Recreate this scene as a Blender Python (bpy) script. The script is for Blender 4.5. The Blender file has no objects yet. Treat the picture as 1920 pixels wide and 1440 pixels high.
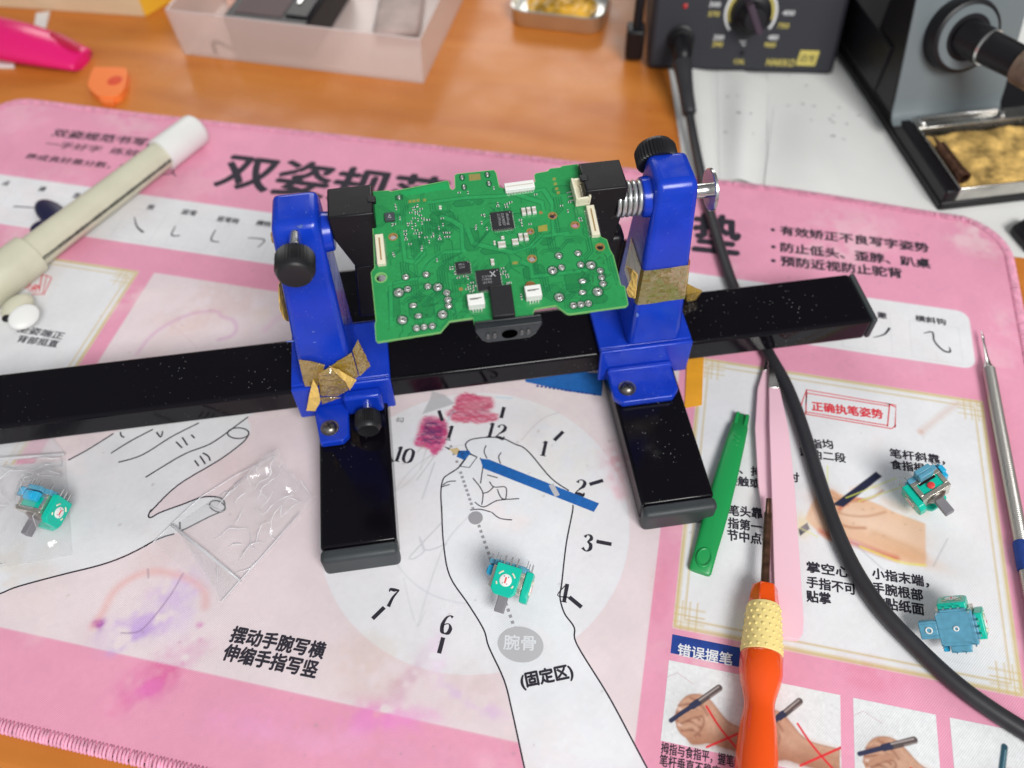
import bpy, math, random
import numpy as np
from mathutils import Matrix, Vector
random.seed(7); rng = np.random.default_rng(7)
SC = bpy.context.scene
COL = SC.collection
S = 0.001                      # everything below is written in millimetres

# ------------------------------------------------------------------ camera
F_PX = 1568.2                  # focal length for a 1920 px wide picture
RV = np.array([2.5048, 0.2582, -0.1031]); TV = np.array([-16.3543, 58.9475, 366.105])
def rodr(r):
    a = np.linalg.norm(r); k = r/a
    K = np.array([[0,-k[2],k[1]],[k[2],0,-k[0]],[-k[1],k[0],0]])
    return np.eye(3)+math.sin(a)*K+(1-math.cos(a))*K@K
RC = rodr(RV); CAM = -RC.T@TV
cd = bpy.data.cameras.new('camera'); cam = bpy.data.objects.new('camera', cd); COL.objects.link(cam)
cd.sensor_width = 36; cd.lens = F_PX/1920*36; cd.clip_start = 0.01; cd.clip_end = 20
m = np.eye(4); m[:3,:3] = RC.T@np.diag([1,-1,-1]); m[:3,3] = CAM*S
cam.matrix_world = Matrix(m.tolist())
cd.dof.use_dof = True; cd.dof.focus_distance = 0.338; cd.dof.aperture_fstop = 6.0
SC.camera = cam

# ------------------------------------------------------------------ light
w = bpy.data.worlds.new('World'); SC.world = w; w.use_nodes = True
nt = w.node_tree; bg = nt.nodes['Background']
tc = nt.nodes.new('ShaderNodeTexCoord'); sep = nt.nodes.new('ShaderNodeSeparateXYZ')
nt.links.new(tc.outputs['Generated'], sep.inputs[0])
rmp = nt.nodes.new('ShaderNodeMapRange'); rmp.inputs[1].default_value = -0.6; rmp.inputs[2].default_value = 0.9
rmp.inputs[3].default_value = 0.42; rmp.inputs[4].default_value = 0.06      # the room is darker away from the window side
nt.links.new(sep.outputs['Y'], rmp.inputs[0]); nt.links.new(rmp.outputs[0], bg.inputs['Strength'])
bg.inputs['Color'].default_value = (0.93,0.96,1.0,1)
def area(name, loc, target, sx, sy, power, col):
    l = bpy.data.lights.new(name, 'AREA'); l.shape = 'RECTANGLE'; l.size = sx; l.size_y = sy; l.energy = power; l.color = col
    o = bpy.data.objects.new(name, l); COL.objects.link(o); o.location = loc
    o.rotation_euler = (Vector(target)-Vector(loc)).to_track_quat('-Z','Y').to_euler(); return o
area('window_light', (0.95,-1.10,1.55), (0.0,0.1,0), 0.95, 0.75, 42.0, (1.0,0.99,0.97))
area('back_window_light', (-0.50,1.75,0.90), (-0.10,0.2,0), 1.5, 0.6, 12.0, (1.0,0.98,0.95))
vs = SC.view_settings; vs.view_transform = 'Standard'; vs.look = 'None'; vs.exposure = 0.06; vs.gamma = 1; vs.use_curve_mapping = False

# ------------------------------------------------------------------ geometry of the view (to read sizes off the photograph)
def ray(px, py): return RC.T@np.array([(px-960)/F_PX, (py-720)/F_PX, 1.0])
def onplane(px, py, P0, n):
    d = ray(px,py); P0 = np.asarray(P0,float); n = np.asarray(n,float)
    return CAM + ((P0-CAM)@n)/(d@n)*d
def at(px, py, z=0.0):
    p = onplane(px,py,(0,0,z),(0,0,1)); return (float(p[0]), float(p[1]))
TH = 0.3523; RO = np.array([0,81.084,0.0])
RM = np.array([[math.cos(TH),-math.sin(TH),0],[math.sin(TH),math.cos(TH),0],[0,0,1]])
def rigp(px, py, axis, val):           # point on the plane u/v/z = val of the holder's own frame
    o = RM.T@(CAM-RO); d = RM.T@ray(px,py); return o+(val-o[axis])/d[axis]*d
PH = math.radians(10); PB0 = np.array([0,-3,112.0])
PBM = np.array([[1,0,0],[0,math.cos(PH),-math.sin(PH)],[0,math.sin(PH),math.cos(PH)]])
PBW0 = RM@PB0+RO; PBW = RM@PBM
def pb(zx, zy, h=0.0):                 # board frame from the enlarged crop of the board
    p = onplane(660+zx/3.3103, 280+zy/3.3103, PBW0+PBW[:,2]*h, PBW[:,2]); q = PBW.T@(p-PBW0)
    return (float(q[0]), float(q[1]))

# ------------------------------------------------------------------ materials
def mat(name, col, rough=0.5, metal=0.0, spec=0.5, var=0.0, vscale=40, bump=0.0, bscale=300, coat=0.0, trans=0.0, ior=1.45,
        alpha=1.0, attr=None, rvar=0.0, sss=0.0, dust=0.0):
    m = bpy.data.materials.new(name); m.use_nodes = True; t = m.node_tree; b = t.nodes['Principled BSDF']
    b.inputs['Base Color'].default_value = (*col,1); b.inputs['Roughness'].default_value = rough
    b.inputs['Metallic'].default_value = metal; b.inputs['Specular IOR Level'].default_value = spec
    b.inputs['Coat Weight'].default_value = coat; b.inputs['Coat Roughness'].default_value = 0.08
    b.inputs['Transmission Weight'].default_value = trans; b.inputs['IOR'].default_value = ior; b.inputs['Alpha'].default_value = alpha
    if sss: b.inputs['Subsurface Weight'].default_value = sss; b.inputs['Subsurface Radius'].default_value = (.002,.002,.002)
    cn = None
    tcn = t.nodes.new('ShaderNodeTexCoord')
    if attr:
        a = t.nodes.new('ShaderNodeAttribute'); a.attribute_name = attr; cn = a.outputs['Color']
    if var:
        n = t.nodes.new('ShaderNodeTexNoise'); n.inputs['Scale'].default_value = vscale; n.inputs['Detail'].default_value = 6
        t.links.new(tcn.outputs['Object'], n.inputs['Vector'])
        r = t.nodes.new('ShaderNodeMapRange'); r.inputs[1].default_value = .3; r.inputs[2].default_value = .7
        r.inputs[3].default_value = 1-var; r.inputs[4].default_value = 1+var; t.links.new(n.outputs['Fac'], r.inputs[0])
        mx = t.nodes.new('ShaderNodeMix'); mx.data_type = 'RGBA'; mx.blend_type = 'MULTIPLY'; mx.inputs['Factor'].default_value = 1
        if cn: t.links.new(cn, mx.inputs['A'])
        else: mx.inputs['A'].default_value = (*col,1)
        t.links.new(r.outputs[0], mx.inputs['B']); cn = mx.outputs['Result']
    if dust:
        v = t.nodes.new('ShaderNodeTexVoronoi'); v.inputs['Scale'].default_value = 420; v.inputs['Randomness'].default_value = 1
        t.links.new(tcn.outputs['Object'], v.inputs['Vector'])
        n2 = t.nodes.new('ShaderNodeTexNoise'); n2.inputs['Scale'].default_value = 24; n2.inputs['Detail'].default_value = 5
        t.links.new(tcn.outputs['Object'], n2.inputs['Vector'])
        th = t.nodes.new('ShaderNodeMapRange'); th.inputs[1].default_value = .38; th.inputs[2].default_value = .75; th.inputs[3].default_value = 0.03; th.inputs[4].default_value = .135
        t.links.new(n2.outputs['Fac'], th.inputs[0])
        lt = t.nodes.new('ShaderNodeMath'); lt.operation = 'LESS_THAN'; t.links.new(v.outputs['Distance'], lt.inputs[0]); t.links.new(th.outputs[0], lt.inputs[1])
        mu = t.nodes.new('ShaderNodeMath'); mu.operation = 'MULTIPLY'; mu.inputs[1].default_value = dust; t.links.new(lt.outputs[0], mu.inputs[0])
        mx = t.nodes.new('ShaderNodeMix'); mx.data_type = 'RGBA'; t.links.new(mu.outputs[0], mx.inputs['Factor'])
        if cn: t.links.new(cn, mx.inputs['A'])
        else: mx.inputs['A'].default_value = (*col,1)
        mx.inputs['B'].default_value = (.55,.55,.56,1); cn = mx.outputs['Result']
    if cn: t.links.new(cn, b.inputs['Base Color'])
    if rvar:
        n = t.nodes.new('ShaderNodeTexNoise'); n.inputs['Scale'].default_value = vscale*1.7; n.inputs['Detail'].default_value = 5
        t.links.new(tcn.outputs['Object'], n.inputs['Vector'])
        r = t.nodes.new('ShaderNodeMapRange'); r.inputs[1].default_value = .3; r.inputs[2].default_value = .7
        r.inputs[3].default_value = max(0.02,rough-rvar); r.inputs[4].default_value = min(1,rough+rvar)
        t.links.new(n.outputs['Fac'], r.inputs[0]); t.links.new(r.outputs[0], b.inputs['Roughness'])
    if bump:
        n = t.nodes.new('ShaderNodeTexNoise'); n.inputs['Scale'].default_value = bscale; n.inputs['Detail'].default_value = 4
        t.links.new(tcn.outputs['Object'], n.inputs['Vector'])
        bp = t.nodes.new('ShaderNodeBump'); bp.inputs['Strength'].default_value = bump; bp.inputs['Distance'].default_value = 0.0006
        t.links.new(n.outputs['Fac'], bp.inputs['Height']); t.links.new(bp.outputs[0], b.inputs['Normal'])
    return m

def film(name, tint, fac, rough, bump=.6, bscale=90, body=(.9,.9,.92), base=.024):
    """clear plastic film: mostly see-through, part milky, glossy on top"""
    m = bpy.data.materials.new(name); m.use_nodes = True; t = m.node_tree; b = t.nodes['Principled BSDF']; out = t.nodes['Material Output']
    b.inputs['Base Color'].default_value = (*body,1); b.inputs['Roughness'].default_value = rough
    tr = t.nodes.new('ShaderNodeBsdfTransparent'); tr.inputs[0].default_value = (*tint,1)
    gl = t.nodes.new('ShaderNodeBsdfGlossy'); gl.inputs['Roughness'].default_value = rough; gl.inputs['Color'].default_value = (1,1,1,1)
    mx = t.nodes.new('ShaderNodeMixShader'); mx.inputs[0].default_value = fac
    t.links.new(tr.outputs[0], mx.inputs[1]); t.links.new(b.outputs[0], mx.inputs[2])
    lw = t.nodes.new('ShaderNodeLayerWeight'); lw.inputs['Blend'].default_value = .5
    pw = t.nodes.new('ShaderNodeMath'); pw.operation = 'POWER'; pw.inputs[1].default_value = 4; t.links.new(lw.outputs['Facing'], pw.inputs[0])
    fr = t.nodes.new('ShaderNodeMath'); fr.operation = 'MULTIPLY_ADD'; fr.inputs[1].default_value = .5; fr.inputs[2].default_value = base; t.links.new(pw.outputs[0], fr.inputs[0])
    m2 = t.nodes.new('ShaderNodeMixShader'); t.links.new(fr.outputs[0], m2.inputs[0]); t.links.new(mx.outputs[0], m2.inputs[1]); t.links.new(gl.outputs[0], m2.inputs[2])
    t.links.new(m2.outputs[0], out.inputs['Surface'])
    if bump:
        tcn = t.nodes.new('ShaderNodeTexCoord'); n = t.nodes.new('ShaderNodeTexNoise'); n.inputs['Scale'].default_value = bscale; n.inputs['Detail'].default_value = 3
        t.links.new(tcn.outputs['Object'], n.inputs['Vector'])
        bp = t.nodes.new('ShaderNodeBump'); bp.inputs['Strength'].default_value = bump; bp.inputs['Distance'].default_value = 0.002
        t.links.new(n.outputs['Fac'], bp.inputs['Height'])
        for s in (b,gl,lw): t.links.new(bp.outputs[0], s.inputs['Normal'])
    return m

M = dict(
 black_steel=mat('black_lacquered_steel',(.004,.003,.005),.12,0,.28,rvar=.09,vscale=18,dust=.26,bump=.03,bscale=60),
 rubber=mat('grey_black_rubber',(.040,.047,.050),.5,var=.2,bump=.15,bscale=400),
 blue=mat('blue_plastic',(.005,.040,.47),.22,0,.5,rvar=.09,vscale=60,bump=.06,bscale=350,dust=.15,var=.12),
 jaw=mat('black_jaw_plastic',(.006,.005,.007),.33,0,.35,dust=.2,bump=.08,bscale=120),
 knob=mat('black_knob_plastic',(.012,.012,.014),.42),
 steel=mat('bright_steel',(.72,.71,.69),.22,1,rvar=.08),
 steel_dark=mat('dark_steel',(.25,.23,.21),.35,1,var=.3,vscale=600),
 spring=mat('spring_steel',(.62,.64,.63),.3,.8),
 kapton=mat('amber_tape',(.46,.33,.085),.2,.4,.6,var=.45,vscale=160,bump=1,bscale=75,coat=.8),
 kapton_light=mat('amber_tape_back',(.78,.52,.14),.35,.1,.5,var=.15,vscale=120,bump=.4,bscale=120),
 kapton_orange=mat('amber_tape_orange',(.80,.36,.03),.35,0,.5,var=.1,vscale=80),
 ink=mat('dark_print_ink',(.022,.018,.03),.75), ink_blue=mat('blue_print_ink',(.008,.12,.42),.7,var=.12,vscale=500), ink_red=mat('red_print_ink',(.72,.05,.07),.75),
 ink_white=mat('white_print_ink',(.74,.75,.78),.75), ink_grey=mat('grey_print_ink',(.33,.32,.34),.8), ink_lgrey=mat('light_grey_print_ink',(.50,.49,.51),.8),
 ink_navy=mat('navy_print_ink',(.01,.045,.26),.7,var=.2,vscale=300), ink_wood=mat('tan_print_ink',(.62,.47,.25),.8),
 stitch=mat('pink_stitch_thread',(.82,.38,.52),.7,var=.2,vscale=300),
 white=mat('white_plastic',(.80,.80,.78),.4,var=.04), cream=mat('cream_barrel',(.62,.60,.46),.45,var=.06,vscale=60,bump=.1,bscale=200),
 chip=mat('chip_black',(.02,.02,.023),.45), tin_solder=mat('solder',(.55,.55,.53),.3,.75,var=.3,vscale=900,bump=.5,bscale=1500),
 cap=mat('capacitor_beige',(.50,.46,.40),.5), cap_end=mat('capacitor_end',(.74,.73,.70),.35,.15), conn=mat('connector_cream',(.78,.73,.56),.45),
 conn_white=mat('connector_white',(.82,.82,.79),.45), slot=mat('connector_slot',(.34,.20,.06),.5), gold=mat('gold_pad',(.58,.36,.12),.35,.6),
 green_edge=mat('board_edge',(.20,.48,.15),.6), teal=mat('teal_plastic',(.0,.50,.36),.3), sky=mat('sky_blue_plastic',(.02,.42,.70),.3),
 blue_base=mat('slate_blue_plastic',(.10,.32,.45),.35,var=.12,vscale=400), shaft=mat('grey_shaft_plastic',(.22,.21,.23),.45), module_metal=mat('module_metal',(.66,.62,.54),.28,.9,rvar=.1,vscale=300),
 void=mat('dark_hole',(.001,.001,.001),1,0,0),
 red=mat('red_plastic',(.75,.05,.05),.4),
 green_tool=mat('green_tool_plastic',(.012,.30,.075),.35,bump=.1,bscale=150), pinkcoat=mat('pink_lacquer',(.86,.54,.63),.28),
 orange=mat('orange_translucent_plastic',(.95,.10,.004),.1,trans=.10,ior=1.45,coat=.6,sss=.35), yellow=mat('yellow_rubber',(.90,.72,.28),.5),
 magenta=mat('magenta_plastic',(.80,.012,.17),.22), orange_lid=mat('orange_plastic',(.95,.23,.05),.38),
 cable=mat('black_rubber_cable',(.028,.028,.032),.42,var=.15,vscale=80,bump=.08,bscale=250),
 navy=mat('navy_plastic',(.012,.012,.05),.4), station=mat('black_enclosure',(.022,.023,.03),.5,bump=.2,bscale=900), blackp=mat('black_plastic',(.007,.006,.008),.4,0,.4),
 grey_metal=mat('grey_painted_metal',(.17,.20,.21),.36,.1,rvar=.08), sponge=mat('yellow_sponge',(.56,.36,.11),.95,var=.75,vscale=120,bump=.4,bscale=260),
 tray_steel=mat('tray_steel',(.62,.60,.56),.25,1,var=.25,vscale=50,rvar=.1), tip=mat('burnt_tip',(.16,.08,.05),.35,.8,var=.5,vscale=300),
 paper=mat('white_paper',(.76,.76,.74),.85,var=.02), paper_print=mat('paper_grey_print',(.15,.15,.16),.9),
 cream_card=mat('cream_card',(.72,.58,.38),.6,var=.05), yellow_card=mat('yellow_card',(.85,.50,.04),.5), pink_card=mat('pale_pink_card',(.88,.55,.45),.5),
 tin=mat('tin_metal',(.70,.70,.66),.3,.85,var=.06,vscale=60), rosin=mat('amber_rosin',(.55,.30,.02),.3,var=.7,vscale=90,bump=.6,bscale=120), tin_in=mat('tin_inside',(.45,.46,.46),.3,.9),
 label_yellow=mat('yellow_panel_ink',(.60,.50,.12),.6), label_white=mat('white_panel_ink',(.70,.70,.70),.6),
 screen=mat('dark_glossy_screen',(.07,.03,.035),.45,0,.3), gunk=mat('red_lamp',(.5,.03,.03),.3),
)
M['tray'] = film('frosted_plastic',(.96,.91,.89),.46,.35,0,body=(.86,.77,.74))
M['bag'] = film('bag_film',(.992,.992,.992),.10,.09,.4,60,body=(.95,.95,.96))
M['kapton'] = film('amber_film',(.95,.74,.24),.34,.10,1,55,body=(.62,.45,.09),base=.15)
M['bag_zip'] = film('bag_zip_film',(.97,.97,.98),.42,.2,.2,60)
M['bag_edge'] = film('bag_edge_film',(.97,.97,.98),.6,.15,0)

# ------------------------------------------------------------------ mesh building
class MB:
    def __init__(s): s.v=[]; s.f=[]; s.m=[]; s.mats=[]
    def mi(s, m):
        if m not in s.mats: s.mats.append(m)
        return s.mats.index(m)
    def add(s, vs, fs, m=None):
        o=len(s.v); s.v += [tuple(map(float,v)) for v in vs]; s.f += [tuple(i+o for i in f) for f in fs]
        s.m += [s.mi(m) if m else 0]*len(fs); return s
    def box(s, lo, hi, m=None, M4=None):
        x0,y0,z0=lo; x1,y1,z1=hi
        v=[(x0,y0,z0),(x1,y0,z0),(x1,y1,z0),(x0,y1,z0),(x0,y0,z1),(x1,y0,z1),(x1,y1,z1),(x0,y1,z1)]
        if M4 is not None: v=[tuple(M4@Vector(p)) for p in v]
        return s.add(v,[(0,3,2,1),(4,5,6,7),(0,1,5,4),(1,2,6,5),(2,3,7,6),(3,0,4,7)],m)
    def loft(s, rings, m=None, caps=True):
        n=len(rings[0]); v=[p for r in rings for p in r]; f=[]
        for i in range(len(rings)-1):
            for j in range(n): f.append((i*n+j, i*n+(j+1)%n, (i+1)*n+(j+1)%n, (i+1)*n+j))
        if caps: f.append(tuple(range(n))[::-1]); f.append(tuple((len(rings)-1)*n+j for j in range(n)))
        return s.add(v,f,m)
    def prism(s, poly, z0, z1, m=None, M4=None):
        a=[(x,y,z0) for x,y in poly]; b=[(x,y,z1) for x,y in poly]
        if M4 is not None: a=[tuple(M4@Vector(p)) for p in a]; b=[tuple(M4@Vector(p)) for p in b]
        return s.loft([a,b],m)
    def lathe(s, p, d, prof, n=24, m=None, up=None, caps=True):
        """prof: (distance along axis, radius)"""
        p=np.array(p,float); d=np.array(d,float); d/=np.linalg.norm(d)
        e=np.cross(d,(0,0,1) if abs(d[2])<.9 else (1,0,0)); e/=np.linalg.norm(e); g=np.cross(d,e)
        rings=[[p+d*t+r*(math.cos(2*math.pi*k/n)*e+math.sin(2*math.pi*k/n)*g) for k in range(n)] for t,r in prof]
        return s.loft(rings,m,caps)
    def tube(s, pts, r, n=10, m=None, caps=True):
        pts=[np.array(p,float) for p in pts]; N=len(pts); rr=r if hasattr(r,'__len__') else [r]*N; rings=[]; pe=None
        for i,p in enumerate(pts):
            d=pts[min(i+1,N-1)]-pts[max(i-1,0)]; d/=np.linalg.norm(d)+1e-12
            e=np.cross(d,(0,0,1)) if pe is None else pe-d*(pe@d)
            if np.linalg.norm(e)<1e-6: e=np.cross(d,(1,0,0))
            e/=np.linalg.norm(e); pe=e; g=np.cross(d,e)
            rings.append([p+rr[i]*(math.cos(2*math.pi*k/n)*e+math.sin(2*math.pi*k/n)*g) for k in range(n)])
        return s.loft(rings,m,caps)
    def ribbon(s, pts, wd, z=0.0, m=None, closed=False):
        P=[np.array(p[:2],float) for p in pts]
        if closed: P=P+[P[0]]
        N=len(P); W=wd if hasattr(wd,'__len__') else [wd]*N; v=[]; f=[]
        for i in range(N):
            if closed and i in (0,N-1): d=P[1]-P[N-2]
            else: d=P[min(i+1,N-1)]-P[max(i-1,0)]
            d=d/(np.linalg.norm(d)+1e-9); nn=np.array([-d[1],d[0]])*W[i]/2
            a=P[i]+nn; b=P[i]-nn; v += [(a[0],a[1],z),(b[0],b[1],z)]
        for i in range(N-1): f.append((2*i,2*i+1,2*i+3,2*i+2))
        return s.add(v,f,m)
    def face(s, pts, z=0.0, m=None): return s.add([(p[0],p[1],p[2] if len(p)>2 else z) for p in pts],[tuple(range(len(pts)))],m)
    def disc(s, c, r, z=0.0, m=None, n=28, ry=None, ang=0):
        ry=r if ry is None else ry; ca,sa=math.cos(ang),math.sin(ang)
        return s.face([(c[0]+r*math.cos(t)*ca-ry*math.sin(t)*sa, c[1]+r*math.cos(t)*sa+ry*math.sin(t)*ca) for t in np.linspace(0,2*math.pi,n,endpoint=False)],z,m)
    def sphere(s, c, r, m=None, n=16, k=10, M4=None):
        rx,ry,rz = r if hasattr(r,'__len__') else (r,r,r); rings=[]
        for i in range(k+1):
            t=math.pi*min(max(i/k,.02),.98)
            rings.append([(c[0]+rx*math.sin(t)*math.cos(2*math.pi*j/n), c[1]+ry*math.sin(t)*math.sin(2*math.pi*j/n), c[2]-rz*math.cos(t)) for j in range(n)])
        if M4 is not None: rings=[[tuple(M4@Vector(p)) for p in q] for q in rings]
        return s.loft(rings,m)
    def build(s, name, m=None, parent=None, smooth=False, bevel=0, seg=2, off=None, sub=0, label=None, ang=40):
        off = off if off is not None else (parent.get('_o') if parent is not None and parent.get('_o') is not None else (0,0,0))
        me=bpy.data.meshes.new(name)
        me.from_pydata([((x-off[0])*S,(y-off[1])*S,(z-off[2])*S) for x,y,z in s.v],[],s.f)
        if m: me.materials.append(m)
        else:
            for q in s.mats: me.materials.append(q)
            me.polygons.foreach_set('material_index', s.m)
        if smooth:
            me.polygons.foreach_set('use_smooth',[True]*len(me.polygons))
            if smooth!='all': me.set_sharp_from_angle(angle=math.radians(ang))
        me.update()
        o=bpy.data.objects.new(name,me); COL.objects.link(o)
        if parent is not None:
            o.parent=parent; OFF[o.name]=off; o['_o']=list(off)
        else:
            o.location=[c*S for c in off]; o['_o']=list(off)
        if bevel:
            b=o.modifiers.new('bevel','BEVEL'); b.width=bevel*S; b.segments=seg; b.limit_method='ANGLE'; b.angle_limit=math.radians(32)
            b.harden_normals=False
            if not smooth:
                me.polygons.foreach_set('use_smooth',[True]*len(me.polygons)); me.set_sharp_from_angle(angle=math.radians(50))
        if sub: q=o.modifiers.new('sub','SUBSURF'); q.levels=q.render_levels=sub
        if label: o['label']=label
        return o
OFF={}
def tag(o, label, cat, group=None, kind=None):
    if label: o['label']=label
    if cat: o['category']=cat
    if group: o['group']=group
    if kind: o['kind']=kind
    return o
def thing(name, label, cat, loc=(0,0,0), M3=None, group=None, local=False):
    """an Empty at the thing's base; parts are given in world mm, or in its own frame when local"""
    o=bpy.data.objects.new(name,None); COL.objects.link(o); o.empty_display_size=.01
    mm=np.eye(4); mm[:3,3]=np.array(loc)*S
    if M3 is not None: mm[:3,:3]=M3
    o.matrix_world=Matrix(mm.tolist()); o['_o']=[0,0,0] if local else [float(c) for c in loc]
    return tag(o,label,cat,group)
def copy_tree(o, parent=None):
    c=o.copy(); COL.objects.link(c)
    if parent is not None: c.parent=parent
    for ch in [x for x in o.children]: copy_tree(ch,c)
    return c
def smoothline(pts, k=6, closed=False):
    P=[np.array(p,float) for p in pts]; out=[]; N=len(P)
    for i in range(N if closed else N-1):
        if closed: p0,p1,p2,p3=P[i-1],P[i],P[(i+1)%N],P[(i+2)%N]
        else: p0,p1,p2,p3=P[max(i-1,0)],P[i],P[i+1],P[min(i+2,N-1)]
        for j in range(k):
            t=j/k; out.append(.5*((2*p1)+(-p0+p2)*t+(2*p0-5*p1+4*p2-p3)*t*t+(-p0+3*p1-3*p2+p3)*t**3))
    if not closed: out.append(P[-1])
    return out
_tc={}
def text_mesh(s, bold=0.0):
    key=(s,bold)
    if key in _tc: return _tc[key]
    cu=bpy.data.curves.new('lettering','FONT'); cu.body=s; cu.size=1; cu.offset=bold; cu.resolution_u=3
    o=bpy.data.objects.new('lettering',cu); COL.objects.link(o)
    dg=bpy.context.evaluated_depsgraph_get(); me=bpy.data.meshes.new_from_object(o.evaluated_get(dg))
    v=np.array([x.co[:] for x in me.vertices]) if len(me.vertices) else np.zeros((1,3)); f=[tuple(p.vertices) for p in me.polygons]
    bpy.data.objects.remove(o); bpy.data.curves.remove(cu); bpy.data.meshes.remove(me)
    _tc[key]=(v,f); return v,f
def put_text(mb, s, p0, p1, h=None, z=0.09, m=None, bold=0.0, frame=None, shear=0.0):
    """flat lettering whose ink runs from p0 to p1 (2D), ink height h (default natural)"""
    v,f=text_mesh(s); v=v.copy(); lo=v.min(0); hi=v.max(0)
    p0=np.array(p0,float); p1=np.array(p1,float); L=np.linalg.norm(p1-p0); ex=(p1-p0)/L; ey=np.array([-ex[1],ex[0]])
    k=L/(hi[0]-lo[0]); ky=k if h is None else h/(hi[1]-lo[1])
    X=(v[:,0]-lo[0])*k; Y=(v[:,1]-lo[1])*ky; X=X+shear*Y
    q=p0+X[:,None]*ex+Y[:,None]*ey
    w_=bold*(L/max(len(s),1)) if h is None else bold*h*1.1
    for i,(ox,oy) in enumerate([(0,0)] if not bold else [(0,0),(w_,0),(-w_,0),(0,w_),(0,-w_),(w_*.7,w_*.7),(-w_*.7,-w_*.7)]):
        zz=z+i*.004; o_=ex*ox+ey*oy
        if frame is None: vs=[(a+o_[0],b+o_[1],zz) for a,b in q]
        else: O,A,B,N=frame; vs=[tuple(O+A*(a+o_[0])+B*(b+o_[1])+N*zz) for a,b in q]
        mb.add(vs,f,m)

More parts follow.
